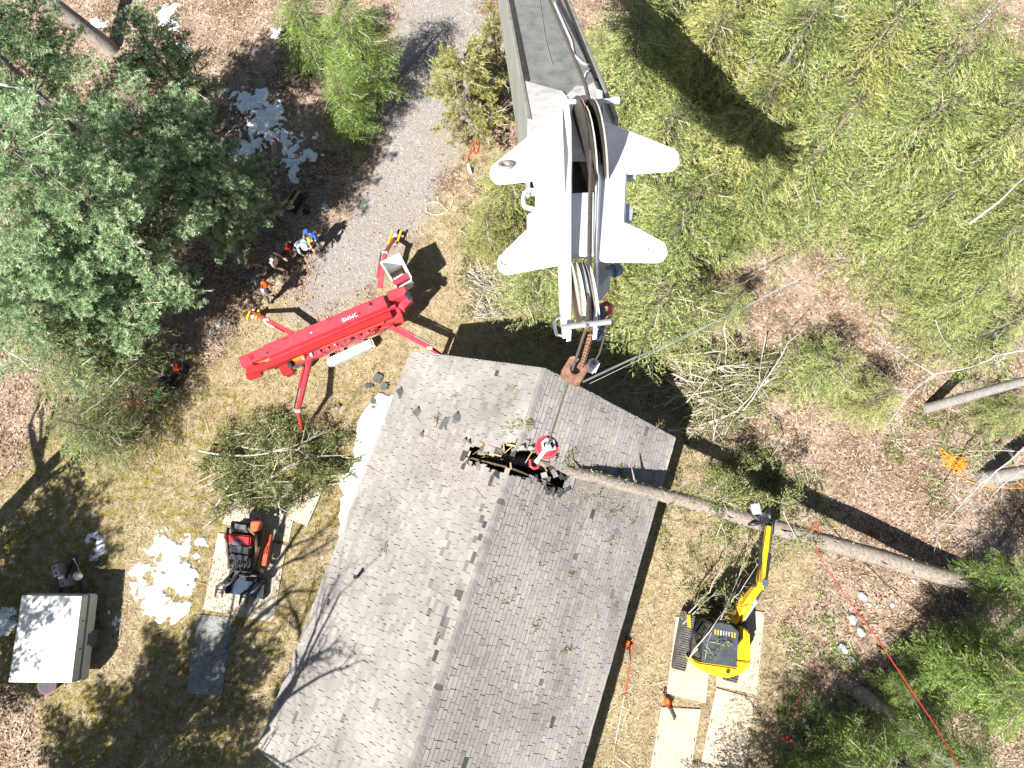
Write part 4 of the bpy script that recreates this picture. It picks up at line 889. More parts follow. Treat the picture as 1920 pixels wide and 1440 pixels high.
MB().cyl(P_(766, 563, 1.95), P_(771, 557, 1.95), .07, 12).build('slew_hub', CHROME, lift)
bm_('lift_cylinder', (640, 622, 1.45), (722, 588, 1.5), .09, .09, CHROME, .02)
bm_('lift_cylinder', (690, 611, 1.2), (735, 592, 1.35), .13, .13, RED, .02)
bm_('decal_panel', (699, 611, 1.22), (714, 605, 1.22), .10, .02, WHITE, 0)
bm_('step_plate', (738, 610, .8), (758, 600, .8), .22, .05, RED, .01)
# boom cradle at the rear and hoses
hs_ = MB()
for k in range(7):
    t_ = k/7; x0, y0 = 560+170*t_, 676-72*t_
    hs_.tube([P_(x0, y0, 1.2), P_(x0+10, y0-8+random.uniform(-3, 3), 1.38), P_(x0+26, y0-13, 1.25)], .014, 5)
hs_.build('hoses', BLACK, lift)
STK = M('white_sticker', (.7, .7, .68), .5)
for (f, lat_, zz, L_, w_, m_, nm) in ((.16, .10, 2.185, .10, .06, BLACK, 'label'), (.30, -.12, 2.185, .22, .05, DRED, 'wear_pad'), (.47, .05, 2.185, .07, .05, STK, 'label'), (.62, -.14, 2.185, .25, .04, DRED, 'wear_pad'), (.80, .08, 2.185, .16, .10, DRED, 'cover_plate'), (.9, -.08, 2.19, .10, .14, BLACK, 'bolt_plate'), (.05, .0, 2.12, .16, .18, DRED, 'end_plate')):
    a_, b_ = P_(460, 678, 1.98), P_(724, 566, 1.98); d_ = (b_-a_).normalized(); s_ = d_.cross(Vector((0, 0, 1))).normalized(); c_ = a_.lerp(b_, f)+s_*lat_; c_.z = zz
    MB().beam(c_-d_*L_/2, c_+d_*L_/2, w_, .016).build(nm, m_, lift, .003)
for k in range(11):
    x0, y0 = 566+15*k, 672-6.3*k; MB().beam(P_(x0, y0, 1.33), P_(x0+5, y0-2, 1.33), .10+.08*random.random(), .05+.10*random.random()).build('valve', random.choice((DRED, BLACK, STEEL, DRED, GREYP)), lift, .006)
for k in range(4):
    x0, y0 = 600+34*k, 660-13*k; MB().tube([P_(x0, y0, 1.25), P_(x0+12, y0+4, 1.42), P_(x0+24, y0-6, 1.30), P_(x0+30, y0-13, 1.4)], .018, 6).build('hose', BLACK, lift)
for k in range(9):
    x0, y0 = 606+13*k, 640-5.4*k; MB().beam(P_(x0, y0, 1.68), P_(x0+5, y0-2, 1.68), .12, .04).build('chain_link', M('chain_red', (.42, .03, .03), .6) if k == 0 else bpy.data.materials['chain_red'], lift)
# outriggers: arm, lower leg, hydraulic ram, foot
def outrigger(pts, foot_mat, ramoff):
    a, b, c = [P_(*p) for p in pts]; o = MB().beam(a, b, .19, .17, w2=.14).build('outrigger_leg', RED, lift, .02)
    MB().beam(b, c, .13, .15, w2=.10).build('outrigger_foot_leg', RED, lift, .02)
    MB().cyl(b-Vector((.1, .0, 0)), b+Vector((.1, 0, 0)), .085, 12).build('knee_pin', GREYP, lift)
    d = (b-a).normalized(); s_ = d.cross(Vector((0, 0, 1))).normalized()*ramoff
    MB().cyl(a.lerp(b, .25)+s_+Vector((0, 0, .08)), a.lerp(b, .62)+s_+Vector((0, 0, .08)), .05, 10).build('ram_body', RED, lift)
    MB().cyl(a.lerp(b, .60)+s_+Vector((0, 0, .08)), a.lerp(b, .97)+s_+Vector((0, 0, .06)), .032, 10).build('ram_rod', CHROME, lift)
    MB().cyl((c.x, c.y, gz(c.x, c.y)+.005), (c.x, c.y, gz(c.x, c.y)+.07), .16, 16).build('foot_pad', foot_mat, lift, .01)
outrigger([(712, 540, 1.05), (722, 474, 1.3), (741, 445, .12)], GREYP, -.13)
outrigger([(722, 608, 1.05), (806, 652, 1.25), (830, 668, .12)], GREYP, -.12)
outrigger([(583, 664, 1.05), (559, 770, 1.32), (568, 810, .12)], GREYP, .13)
outrigger([(548, 626, 1.05), (500, 600, 1.25), (474, 586, .12)], GREYP, -.12)
for (x, y, dx, dy) in ((741, 446, 5, -13), (474, 590, -4, 10)):
    for s_ in (-1, 1): MB().beam(P_(x+s_*8-dx, y-dy*.9, .35), P_(x+s_*8+dx*.6, y+dy*.9, .35), .07, .12).build('foot_guard', YELLOW, lift, .01)
    MB().beam(P_(x-4, y+dy*.4, .42), P_(x+4, y+dy*.4, .42), .14, .06).build('foot_plate', GREYP, lift, .01)
# tracks with pads
def track(a, b, wd, hgt, name, mat, padn, parent, z0=0.02):
    a, b = Vector(a), Vector(b); d = (b-a).normalized(); s_ = d.cross(Vector((0, 0, 1))).normalized(); L_ = (b-a).length; r_ = hgt/2; m = MB(); prof = []
    for k in range(9): t_ = math.pi/2+math.pi*k/8; prof.append(a+d*(r_+r_*math.cos(t_))+Vector((0, 0, z0+r_+r_*math.sin(t_))))
    for k in range(9): t_ = -math.pi/2+math.pi*k/8; prof.append(b-d*(r_-r_*math.cos(t_))+Vector((0, 0, z0+r_+r_*math.sin(t_))))
    m.prism([p+s_*wd/2 for p in prof], -s_*wd); o = m.build(name, mat, parent)
    pd = MB()
    for k in range(padn):
        c = a+d*(L_*(k+.5)/padn)+Vector((0, 0, z0+hgt+.012)); e = min(k, padn-1-k)
        if e < 1: c.z -= r_*.25
        R = Matrix((d, s_, Vector((0, 0, 1)))).transposed(); pd.box(c, (L_/padn*.52, wd*.98, .03), R=R)
    pd.build('track_pads', mat, o)
    return o
WTR = M('white_rubber_track', (.62, .62, .58), .8, var=.1, sc=8, dirt=(.35, .32, .26), dirt_amt=.4)
ta, tb = at(612, 680, .45), at(700, 640, .45); ta.z = tb.z = 0
track(ta, tb, .26, .45, 'track', WTR, 24, lift)
sh_ = Vector((-.42, 1.0, 0)).normalized()*1.05; track(ta+sh_, tb+sh_, .26, .45, 'track', WTR, 24, lift)
MB().beam(ta.lerp(tb, .12)+Vector((.05, -.14, .22)), ta.lerp(tb, .92)+Vector((.05, -.14, .22)), .03, .12).build('track_frame', GREYP, lift, .01)
for t_ in (.3, .75): MB().beam(ta.lerp(tb, t_)+Vector((0, 0, .28)), ta.lerp(tb, t_)+sh_+Vector((0, 0, .4)), .08, .1).build('axle_tube', DRED, lift, .01)
# basket
bk = [P_(713, 492, 1.95), P_(749, 475, 1.95), P_(772, 520, 1.95), P_(742, 538, 1.95)]; bc = sum(bk, Vector())/4
dn = [Vector((bc.x+(p.x-bc.x)*.86, bc.y+(p.y-bc.y)*.86, .92)) for p in bk]
for i in range(4):
    j = (i+1) % 4; a, b, c, d = bk[i], bk[j], dn[j], dn[i]; nrm = (b-a).cross(d-a).normalized()*.035
    if nrm.dot(bc-a) < 0: nrm = -nrm
    if i == 2: a, b = a.lerp(d, .25), b.lerp(c, .25)
    MB().prism([a, b, c, d], nrm).build('basket_wall', WHITE, lift, .008)
    if i != 2: MB().tube([a+nrm*.5, b+nrm*.5], .035, 8).build('basket_rim', WHITE, lift)
MB().prism([p+Vector((0, 0, .03)) for p in dn], (0, 0, -.03)).build('basket_floor', M('basket_floor', (.22, .16, .10), .8, var=.3, dirt=(.06, .05, .04)), lift)
e0, e1 = bk[2], bk[3]
MB().beam(e0.lerp(e1, .05)+Vector((-.12, .1, -.02)), e0.lerp(e1, .95)+Vector((-.12, .1, -.02)), .20, .16).build('control_panel', RED, lift, .02)
MB().beam(e0.lerp(e1, .2)+Vector((-.22, .24, -.1)), e0.lerp(e1, .8)+Vector((-.22, .24, -.1)), .10, .10).build('control_console', WHITE, lift, .02)
for t_ in (.3, .5, .7):
    p = e0.lerp(e1, t_)+Vector((-.22, .24, -.05)); MB().cyl(p, p+Vector((0, 0, .12)), .018, 8).build('lever', BLACK, lift)
MB().beam(bk[3]+Vector((.1, -.02, -.5)), P_(752, 553, 1.5), .3, .3).build('basket_mount', RED, lift, .02)
# maker's name on the boom flank, upside down as in the picture
fc = bpy.data.curves.new('boom_lettering', 'FONT'); fc.body = 'OMME'; fc.size = .2; fc.extrude = .002; fc.align_x = 'CENTER'; fc.align_y = 'CENTER'; fc.space_character = 1.15
fo = bpy.data.objects.new('boom_lettering', fc); COL.objects.link(fo); bpy.context.view_layer.update()
me = bpy.data.meshes.new_from_object(fo.evaluated_get(bpy.context.evaluated_depsgraph_get())); bpy.data.objects.remove(fo)
me.materials.clear(); me.materials.append(WHITE)
pa, pb = P_(500, 661, 1.98), P_(724, 566, 1.98); bd_ = (pb-pa).normalized(); lat = bd_.cross(Vector((0, 0, 1))).normalized(); upv = lat.cross(bd_)
cpos = P_(657, 596, 2.17)
cpos = pa+bd_*((cpos-pa).dot(bd_))+lat*.08+upv*.207
Rm = Matrix((-bd_, lat, upv)).transposed()
for v in me.vertices: v.co = cpos+(Rm @ v.co)-WL[lift.name]
link('lettering', me, lift)
# ------------------------------------------------------------ ground mats
def mat_board(poly, label, m, slots=True, z=.055):
    c = at(sum(p[0] for p in poly)/4, sum(p[1] for p in poly)/4, z); t = thing('ground_mat', label, 'ground mat', (c.x, c.y, 0), 'wooden mats laid on the grass')
    MB().ppx(poly, z, z-.045).build('board', m, t, .004)
    if slots:
        P = [at(x, y, z) for x, y in poly]; ce = sum(P, Vector())/4
        for (i, j) in ((1, 2), (3, 0)):
            for f in (.38, .62):
                p = P[i].lerp(P[j], f); d = (P[j]-P[i]).normalized(); q = p+(ce-p).normalized()*.07
                MB().beam(q-d*.06+Vector((0, 0, -.001)), q+d*.06+Vector((0, 0, -.001)), .03, .006).build('hand_slot', SLOT, t)
    return t
mat_board([(372, 1152), (436, 1158), (416, 1305), (349, 1300)], 'dark grey weathered mat lying alone below the tracked loader', PLY2)
PLYL = M('grey_tan_mat', (.40, .35, .28), .8, var=.2, sc=3, bump=.15, dirt=(.20, .18, .15), dirt_amt=.7)
mat_board([(409, 999), (472, 1008), (449, 1156), (381, 1142)], 'tan mat under the left track of the tracked loader', PLYL, z=.056)
mat_board([(474, 1012), (537, 1022), (512, 1166), (447, 1157)], 'tan mat under the right track of the tracked loader', PLYL, z=.054)
mat_board([(437, 925), (499, 934), (478, 1000), (417, 981)], 'tan mat poking out on the left between brush pile and tracked loader', PLYL, z=.052)
mat_board([(503, 905), (563, 915), (541, 1016), (478, 1007)], 'tan mat behind the tracked loader under the brush pile', PLYL, z=.05)
mat_board([(567, 900), (602, 925), (575, 987), (540, 971)], 'tan mat corner jutting out right of the brush pile', PLYL, z=.062)
mat_board([(1268, 1156), (1338, 1165), (1324, 1319), (1250, 1300)], 'pale plywood mat under the left track of the yellow excavator', PLY)
mat_board([(1362, 1138), (1434, 1148), (1419, 1303), (1342, 1285)], 'pale plywood mat under the right track of the yellow excavator', PLY, z=.056)
mat_board([(1240, 1326), (1315, 1330), (1290, 1478), (1214, 1470)], 'pale plywood mat with the orange chainsaw on its upper edge', PLY)
mat_board([(1343, 1290), (1418, 1311), (1391, 1465), (1312, 1446)], 'stained plywood mat at the bottom edge behind the excavator', M('stained_mat', (.44, .37, .28), .8, var=.2, sc=3, dirt=(.20, .16, .11), dirt_amt=.8), z=.05)

# ------------------------------------------------------------ yellow mini excavator
ex0 = ga(1340, 1200); ex = thing('mini_excavator', 'yellow mini excavator gripping the long log with its grapple', 'excavator', ex0)
def E_(x, y, z): return at(x, y, z)
t1, t2 = E_(1293, 1148, .55), E_(1274, 1258, .55); t1.z = t2.z = 0; t3 = E_(1390, 1165, .55); t4 = E_(1371, 1280, .55); t3.z = t4.z = 0
track(t2, t1, .40, .52, 'track', RUBBER, 26, ex, .057); track(t4, t3, .40, .52, 'track', RUBBER, 26, ex, .057)
MB().beam((t1+t2)/2+Vector((0, 0, .42)), (t3+t4)/2+Vector((0, 0, .42)), .7, .25).build('undercarriage', BLACK, ex, .02)
MB().beam(E_(1312, 1118, .3), E_(1390, 1133, .3), .06, .36).build('dozer_blade', BLACK, ex, .01)
MB().beam(E_(1330, 1150, .4), E_(1335, 1128, .4), .12, .1).build('blade_arm', BLACK, ex)
MB().beam(E_(1375, 1158, .4), E_(1379, 1138, .4), .12, .1).build('blade_arm', BLACK, ex)
def epoly(name, poly, z1, z0, m, bev=.02, seg=1, grow=0): return MB().ppx(poly, z1, z0, grow=grow).build(name, m, ex, bev, seg)
epoly('deck', [(1300, 1185), (1322, 1165), (1388, 1165), (1405, 1185), (1406, 1240), (1395, 1258), (1300, 1240)], .95, .68, BLACK)
epoly('side_hood', [(1388, 1172), (1406, 1186), (1408, 1242), (1385, 1240), (1383, 1215), (1390, 1195)], 1.35, .75, YELLOW, .05, 3)
epoly('counterweight', [(1292, 1232), (1312, 1242), (1380, 1252), (1384, 1238), (1408, 1242), (1404, 1252), (1390, 1264), (1368, 1271), (1345, 1269), (1322, 1261), (1303, 1248)], 1.30, .62, YELLOW, .05, 3)
MB().cyl(E_(1365, 1259, 1.30), E_(1365, 1259, 1.33), .07, 14).build('filler_cap', BLACK, ex)
epoly('hood_seam', [(1384, 1238.5), (1407, 1240), (1407, 1241), (1384, 1239.6)], 1.354, 1.30, BLACK, 0)
roofp = [(1319, 1193), (1335, 1168), (1352, 1166), (1372, 1171), (1386, 1184), (1382, 1252), (1316, 1241)]
epoly('cab_roof', roofp, 2.52, 2.42, CABROOF, .03, 2)
rp_ = [E_(x, y, 2.42) for x, y in roofp]; cc_ = sum(rp_, Vector())/len(rp_)
lo_ = [Vector((cc_.x+(p.x-cc_.x)*.97, cc_.y+(p.y-cc_.y)*.97, .95)) for p in rp_]; hi_ = [Vector((cc_.x+(p.x-cc_.x)*.94, cc_.y+(p.y-cc_.y)*.94, 2.42)) for p in rp_]
for i in range(len(rp_)):
    MB().tube([lo_[i], hi_[i]], .045, 8).build('cab_post', BLACK, ex)
    j = (i+1) % len(rp_); s0_ = lo_[i].lerp(hi_[i], .28); s1_ = lo_[j].lerp(hi_[j], .28)
    a, b = s0_.lerp(s1_, .06), s0_.lerp(s1_, .94); c, d = hi_[j].lerp(hi_[i], .06), hi_[i].lerp(hi_[j], .06); n_ = (b-a).cross(d-a).normalized()*.012
    MB().prism([a, b, c, d], n_).build('cab_window', GLASS, ex)
    MB().prism([lo_[i], lo_[j], s1_, s0_], (lo_[j]-lo_[i]).cross(Vector((0, 0, 1))).normalized()*-.03).build('cab_panel', BLACK, ex)
for k in range(8):
    x0 = 1340+k*5.2; MB().ppx([(x0, 1180+k*.9), (x0+2.6, 1180.5+k*.9), (x0+2.4, 1190+k*.9), (x0-.2, 1189.5+k*.9)], 2.526, 2.5).build('roof_slot', AMBER if k in (0, 1, 6, 7) else M('slot_grey%d' % k, (.42, .44, .44), .5) if k == 2 else GREYP, ex)
MB().tube([E_(1322, 1236, 2.54), E_(1328, 1200, 2.54), E_(1334, 1186, 2.54)], .012, 5).build('roof_rib', GREYP, ex)
dr = MB(); dr.tube([E_(1318, 1196, 2.3), E_(1300, 1180, 1.9), E_(1293, 1206, 1.2), E_(1292, 1228, 1.1), E_(1314, 1238, 2.2)], .028, 8); dr.build('door_frame', BLACK, ex)
MB().prism([E_(1316, 1200, 2.25), E_(1299, 1186, 1.8), E_(1295, 1226, 1.25), E_(1313, 1236, 2.15)], (.01, .01, .01)).build('door_glass', GLASS, ex)
MB().beam(E_(1292, 1176, 1.2), E_(1291, 1152, 1.2), .05, .3).build('door_panel', YELLOW, ex, .01)
# swing post, boom, stick, rams, grapple
epoly('swing_post', [(1366, 1146), (1384, 1144), (1390, 1158), (1382, 1172), (1368, 1166)], 1.25, .7, YELLOW, .03, 2)
MB().cyl(E_(1379, 1152, 1.25), E_(1379, 1152, 1.34), .08, 8).build('swing_pin', STEEL, ex)
j0, j1, j2 = E_(1384, 1158, 1.45), E_(1422, 1098, 3.1), E_(1440, 986, 3.0); jm = E_(1399, 1128, 2.5)
for o_ in (-.09, .09):
    l_ = (j1-j0).cross(Vector((0, 0, 1))).normalized()*o_
    MB().beam(j0+l_, jm+l_, .045, .30, h2=.38).build('boom_side', YELLOW, ex, .008); MB().beam(jm+l_, j1+l_, .045, .38, h2=.26).build('boom_side', YELLOW, ex, .008)
MB().beam(j0.lerp(jm, .15)+Vector((0, 0, .10)), jm+Vector((0, 0, .14)), .15, .03).build('boom_top', M('worn_yellow', (.60, .38, .04), .5, var=.3, sc=12, dirt=(.35, .32, .28), dirt_amt=.9), ex)
MB().beam(jm+Vector((0, 0, .14)), j1+Vector((0, 0, .08)), .15, .03).build('boom_top', YELLOW, ex)
side = (j1-j0).cross(Vector((0, 0, 1))).normalized()
MB().cyl(j0+side*.24+Vector((0, 0, -.15)), j0.lerp(j1, .62)+side*.24+Vector((0, 0, -.10)), .075, 12).build('boom_ram', GREYP, ex)
MB().cyl(j0.lerp(j1, .6)+side*.24+Vector((0, 0, -.10)), j1+side*.22+Vector((0, 0, -.25)), .04, 10).build('ram_rod', CHROME, ex)
MB().cyl(j1-side*.2, j1+side*.2, .07, 12).build('elbow_pin', BLACK, ex)
MB().beam(j1+Vector((0, -.1, .05)), j2, .20, .30, h2=.20, w2=.15).build('stick', YELLOW, ex, .02)
MB().cyl(j1.lerp(j2, .08)+side*.15+Vector((0, 0, .12)), j1.lerp(j2, .55)+side*.14+Vector((0, 0, .14)), .055, 12).build('stick_ram', BLACK, ex)
MB().cyl(j1.lerp(j2, .52)+side*.14+Vector((0, 0, .14)), j1.lerp(j2, .92)+side*.12+Vector((0, 0, .10)), .03, 10).build('ram_rod', CHROME, ex)
MB().beam(j1.lerp(j2, .0)+side*.13+Vector((0, 0, .12)), j1.lerp(j2, .12)+side*.13+Vector((0, 0, .12)), .17, .2).build('ram_clamp', M('navy_clamp', (.07, .10, .13), .5), ex, .02)
gq = j2+Vector((-.1, .12, -.05))
MB().box(gq+Vector((0, .1, -.1)), (.34, .30, .30), .2).build('grapple_head', BLACK, ex, .04)
MB().cyl(gq+Vector((-.12, .25, -.05)), gq+Vector((.22, .18, -.05)), .09, 12).build('rotator', STEEL, ex)
for k, (dx, dy) in enumerate(((-.30, .22), (-.12, .34), (.20, .30), (-.36, -.06), (.26, -.02))):
    t_ = MB(); sg = -1 if dy > .1 else 1
    t_.tube([gq+Vector((dx*.4, dy*.3, -.1)), gq+Vector((dx, dy, -.02)), gq+Vector((dx*1.25, dy*1.5+.05, -.25)), gq+Vector((dx*1.1, dy*1.3, -.6)), gq+Vector((dx*.6, dy*.6, -.85))], [.07, .075, .06, .045, .02], 6); t_.build('grapple_tine', BLACK, ex)
hs_ = MB()
for k in range(4): hs_.tube([j1+side*(-.1+.05*k)+Vector((0, .1, .2)), j1.lerp(j2, .5)+side*(-.2+.03*k)+Vector((0, 0, .2)), gq+Vector((-.15+.08*k, .1, .12))], .014, 5)
hs_.build('hoses', BLACK, ex)
gp_ = MB(); gp_.box(gq+Vector((-.22, .42, .0)), (.30, .36, .12), .15).build('grapple_plate', GREYP, ex, .03)

# ------------------------------------------------------------ stand-on tracked loader with grapple bucket
lo0 = ga(450, 1040); ld = thing('tracked_loader', 'dark red stand-on tracked loader with black grapple bucket on tan mats', 'loader', lo0)
def lp(name, poly, z1, z0, m, bev=.02, seg=1, grow=0): return MB().ppx(poly, z1, z0, grow=grow).build(name, m, ld, bev, seg)
def track_px(a, b, wd, hgt, mat, n, par): 
    p, q = at(*a, hgt), at(*b, hgt); p.z = q.z = 0; return track(p, q, wd, hgt, 'track', mat, n, par, .057)
track_px((432, 1068), (441, 985), .22, .45, RUBBER, 18, ld); track_px((477, 1072), (488, 988), .22, .45, M('muddy_track', (.16, .12, .08), .9, var=.3, bump=.6), 18, ld)
lp('chassis', [(432, 1000), (478, 1006), (470, 1066), (428, 1060)], .62, .25, BLACK, .03)
lp('engine_hood', [(427, 1000), (470, 1005), (468, 1024), (427, 1020)], 1.18, .6, DRED, .05, 3)
lp('hood_panel', [(436, 1013), (455, 1016), (453, 1024), (435, 1021)], 1.21, 1.15, M('blue_black_panel', (.10, .12, .17), .3), .01)
lp('operator_panel', [(432, 976), (466, 980), (466, 1000), (431, 996)], 1.05, .5, BLACK, .04, 2)
lp('tank', [(440, 981), (462, 984), (461, 994), (439, 991)], 1.12, 1.0, M('grey_black_top', (.09, .095, .10), .5, var=.4), .02)
lp('fender', [(470, 977), (490, 977), (487, 993), (468, 1000)], 1.15, .95, M('orange_red', (.55, .10, .03), .45, var=.1), .03, 2)
lp('fender', [(419, 1002), (428, 1000), (428, 1011), (419, 1010)], .9, .7, DRED, .02)
lp('side_guard', [(499, 1000), (509, 1002), (498, 1062), (490, 1060)], .62, .40, M('orange_red_guard', (.48, .07, .03), .5, var=.15), .015)
for f in (.35, .5): MB().beam(at(504-7*f, 1003+58*f, .625), at(503-7*f, 1010+58*f, .625), .035, .01).build('guard_slot', SLOT, ld)
lp('top_plate', [(430, 1020), (468, 1025), (466, 1040), (428, 1034)], .98, .6, BLACK, .03)
lp('front_panel', [(428, 1036), (466, 1042), (462, 1052), (428, 1048)], .85, .5, M('black_blue', (.03, .035, .045), .35), .02)
MB().tube([at(466, 990, 1.0), at(480, 1004, 1.15), at(481, 1030, 1.0), at(478, 1052, .7), at(476, 1062, .45)], [.05, .06, .06, .055, .05], 8).build('loader_arm', M('brown_arm', (.13, .085, .05), .6, var=.3), ld)
MB().tube([at(428, 990, 1.0), at(425, 1008, 1.1), at(427, 1032, .95), at(431, 1056, .65), at(432, 1064, .45)], [.05, .06, .06, .055, .05], 8).build('loader_arm', BLACK, ld)
for (x, y) in ((469, 1026), (430, 1016), (467, 1048), (432, 1046)): MB().cyl(at(x, y, 1.0), at(x+2, y, 1.06), .035, 8).build('lamp_knob', M('pale_knob', (.6, .6, .58), .4) if x == 469 else DRED, ld)
hs_ = MB()
for k in range(9):
    x = 434+k*4; hs_.tube([at(x, 1050, .7), at(x+random.uniform(-4, 4), 1060, .85), at(x+random.uniform(-6, 6), 1070, .6)], .016, 5)
hs_.build('hoses', BLACK, ld)
lp('quick_attach', [(430, 1068), (482, 1072), (478, 1086), (428, 1082)], .50, .12, BLACK, .02)
BKT = M('polished_bucket', (.13, .17, .25), .22, .85, var=.3, sc=4)
lp('bucket_floor', [(432, 1086), (492, 1092), (490, 1122), (425, 1112)], .16, .10, BKT, .005)
lp('bucket_back', [(430, 1080), (494, 1086), (493, 1093), (430, 1087)], .48, .10, BLACK, .01)
lp('bucket_side', [(424, 1086), (428, 1086), (425, 1114), (421, 1112)], .34, .10, BLACK, .008); lp('bucket_side', [(492, 1092), (496, 1092), (493, 1124), (489, 1123)], .34, .10, BLACK, .008)
for (xa, ya, sg) in ((424, 1078, -1), (470, 1092, 1)):
    for o_ in (0, 13):
        MB().tube([at(xa+o_+8, ya, .6), at(xa+o_-4, ya+14, .72), at(xa+o_-17, ya+22, .66), at(xa+o_-20, ya+36, .40), at(xa+o_-21, ya+42, .22)], [.05, .055, .05, .04, .02], 6).build('grapple_tine', BLACK, ld)
    for f in (17, 30): MB().beam(at(xa-6-f*.35, ya+f*.9, .66-f*.006), at(xa+8-f*.35, ya+f*.95, .66-f*.006), .05, .04).build('tine_bar', BLACK, ld)
MB().cyl(at(449, 1076, .75), at(487, 1080, .75), .06, 10).build('grapple_shaft', BLACK, ld)
MB().cyl(at(489, 1073, .5), at(492, 1068, .5), .07, 10).build('worn_pin', M('worn_white', (.5, .48, .44), .5), ld)

# ------------------------------------------------------------ folded camper trailer
cz = ga(95, 1195); cmp_ = thing('camper_trailer', 'white folded pop-up camper trailer parked on the lawn at the left edge', 'trailer', cz)
rt = [(41, 1116), (153, 1118), (134, 1280), (16, 1279)]; TP = [at(x, y, 1.28) for x, y in rt]; cc = sum(TP, Vector())/4
def grow(P, k, z): return [Vector((cc.x+(p.x-cc.x)*k, cc.y+(p.y-cc.y)*k, z)) for p in P]
PANEL = M('camper_roof', (.80, .80, .77), .35, var=.03, sc=2, bump=.02, dirt=(.55, .52, .45), dirt_amt=.25)
mb_ = MB(); a, b = TP[0].lerp(TP[1], .47), TP[3].lerp(TP[2], .45)
mb_.prism([TP[0], a, b, TP[3]], (0, 0, -.03)); mb_.build('roof_panel', PANEL, cmp_, .004)
mb_ = MB(); dx_ = Vector((.008, 0, 0)); mb_.prism([a+dx_, TP[1], TP[2], b+dx_], (0, 0, -.03)); mb_.build('roof_panel', PANEL, cmp_, .004)
MB().prism(grow(TP, .985, 1.25), grow(TP, 1.03, .92)).build('lid', CREAM, cmp_, .03, 2)
MB().prism(grow(TP, 1.01, .92), grow(TP, 1.01, .86)).build('seal', M('grey_seal', (.12, .13, .14), .8), cmp_)
MB().prism(grow(TP, 1.04, .87), grow(TP, 1.02, .32)).build('body', CREAM, cmp_, .04, 2)
pr_ = grow(TP, 1.03, .5); MB().beam(pr_[1].lerp(pr_[2], .46), pr_[1].lerp(pr_[2], .60), .07, .4).build('wheel_arch', M('dark_arch', (.10, .10, .10), .8), cmp_, .02)
for s_ in (0, 1):
    p = (grow(TP, .97, .3)[1].lerp(grow(TP, .97, .3)[2], .53) if s_ == 0 else grow(TP, .97, .3)[0].lerp(grow(TP, .97, .3)[3], .53)); d = (TP[1]-TP[0]).normalized()
    MB().cyl((p-d*.09), (p+d*.09), .29, 18).build('wheel', RUBBER, cmp_, .02)
for f in (.30, .62): p = grow(TP, 1.02, 1.05)[1].lerp(grow(TP, 1.02, 1.05)[2], f); MB().ball(p, .03, 8, 6).build('latch', BLACK, cmp_)
MB().beam(grow(TP, 1.0, .4)[0].lerp(grow(TP, 1.0, .4)[1], .35), at(140, 1040, .45), .08, .1).build('tow_bar', BLACK, cmp_, .01); MB().beam(grow(TP, 1.0, .4)[0].lerp(grow(TP, 1.0, .4)[1], .75), at(142, 1040, .45), .08, .1).build('tow_bar', BLACK, cmp_, .01)
jk = MB(); jk.cyl(at(139, 1048, .1), at(139, 1048, .9), .04, 8).tube([at(139, 1048, .9), at(147, 1064, .9), at(150, 1080, .85)], .016, 6); jk.build('jack', STEEL, cmp_)
tk = MB(); tk.cyl(at(146, 1080, .45), at(146, 1080, .85), .15, 16); tk.build('gas_bottle', M('grey_bottle', (.35, .35, .33), .5), cmp_, .03, 2)
for (x, y, a_, lb) in ((121, 1069, -1.15, 'left'), (133, 1088, -1.15, 'right')):
    p = ga(x, y, .42); b_k = thing('concrete_block', 'grey concrete block stacked at the camper tow bar, the %s' % ('one farther from the camper' if lb == 'left' else 'one touching the camper'), 'block', p, 'concrete blocks at the camper')
    MB().box(p, (.40, .20, .19), a_).build('block', M('cinder_'+lb, (.42, .41, .43), .9, var=.15, bump=.5), b_k, .01)
    for f in (-.1, .1): MB().box(p+Matrix.Rotation(a_, 3, 'Z') @ Vector((f, 0, .093)), (.12, .11, .01), a_).build('core_hole', M('core_%s%d' % (lb, f > 0), (.20, .20, .21), .9), b_k)
    MB().box((p.x, p.y, .17), (.42, .22, .34), a_).build('support', GREYP, b_k)
tb_ = ga(98, 1281); tub = thing('plastic_tub', 'purple plastic tub sticking out below the camper', 'tub', tb_); MB().tube([tb_, tb_+Vector((0, 0, .3)), tb_+Vector((0, 0, .32))], [.24, .30, .32], 20).build('tub', M('purple_plastic', (.12, .03, .09), .5), tub); MB().cyl(tb_+Vector((0, 0, .30)), tb_+Vector((0, 0, .33)), .27, 20).build('contents', BLACK, tub)

# ------------------------------------------------------------ the felled trunk from roof hole to ground
lgp = [((1852, 1106), .36, .33), ((1760, 1078), .85, .33), ((1640, 1042), 1.45, .32), ((1540, 1014), 1.95, .31), ((1450, 987), 2.4, .29), ((1385, 968), 2.7, .27), ((1320, 948), 3.0, .25), ((1250, 930), 3.35, .235), ((1180, 912), 3.95, .225), ((1110, 892), 4.5, .215), ((1060, 882), 4.85, .20), ((1022, 872), 4.95, .19), ((985, 866), 5.0, .16), ((940, 858), 4.95, .14), ((897, 848), 4.85, .11)]
LP = [at(x, y, z) for (x, y), z, _ in lgp]; lr = [r*.88 for _, _, r in lgp]
log = thing('fallen_trunk', 'long fallen trunk running from the roof hole down to the leafy ground on the right', 'tree trunk', (LP[0].x, LP[0].y, 0))
fine = []; fr = []
for i in range(len(LP)-1):
    for k in range(6): f = k/6; fine.append(LP[i].lerp(LP[i+1], f)+Vector((random.gauss(0, .006), random.gauss(0, .006), random.gauss(0, .006)))); fr.append((lr[i]*(1-f)+lr[i+1]*f)*random.uniform(.97, 1.03))
fine.append(LP[-1]); fr.append(lr[-1]); tk_ = MB(); tk_.tube(fine, fr, 20); nr_ = 20
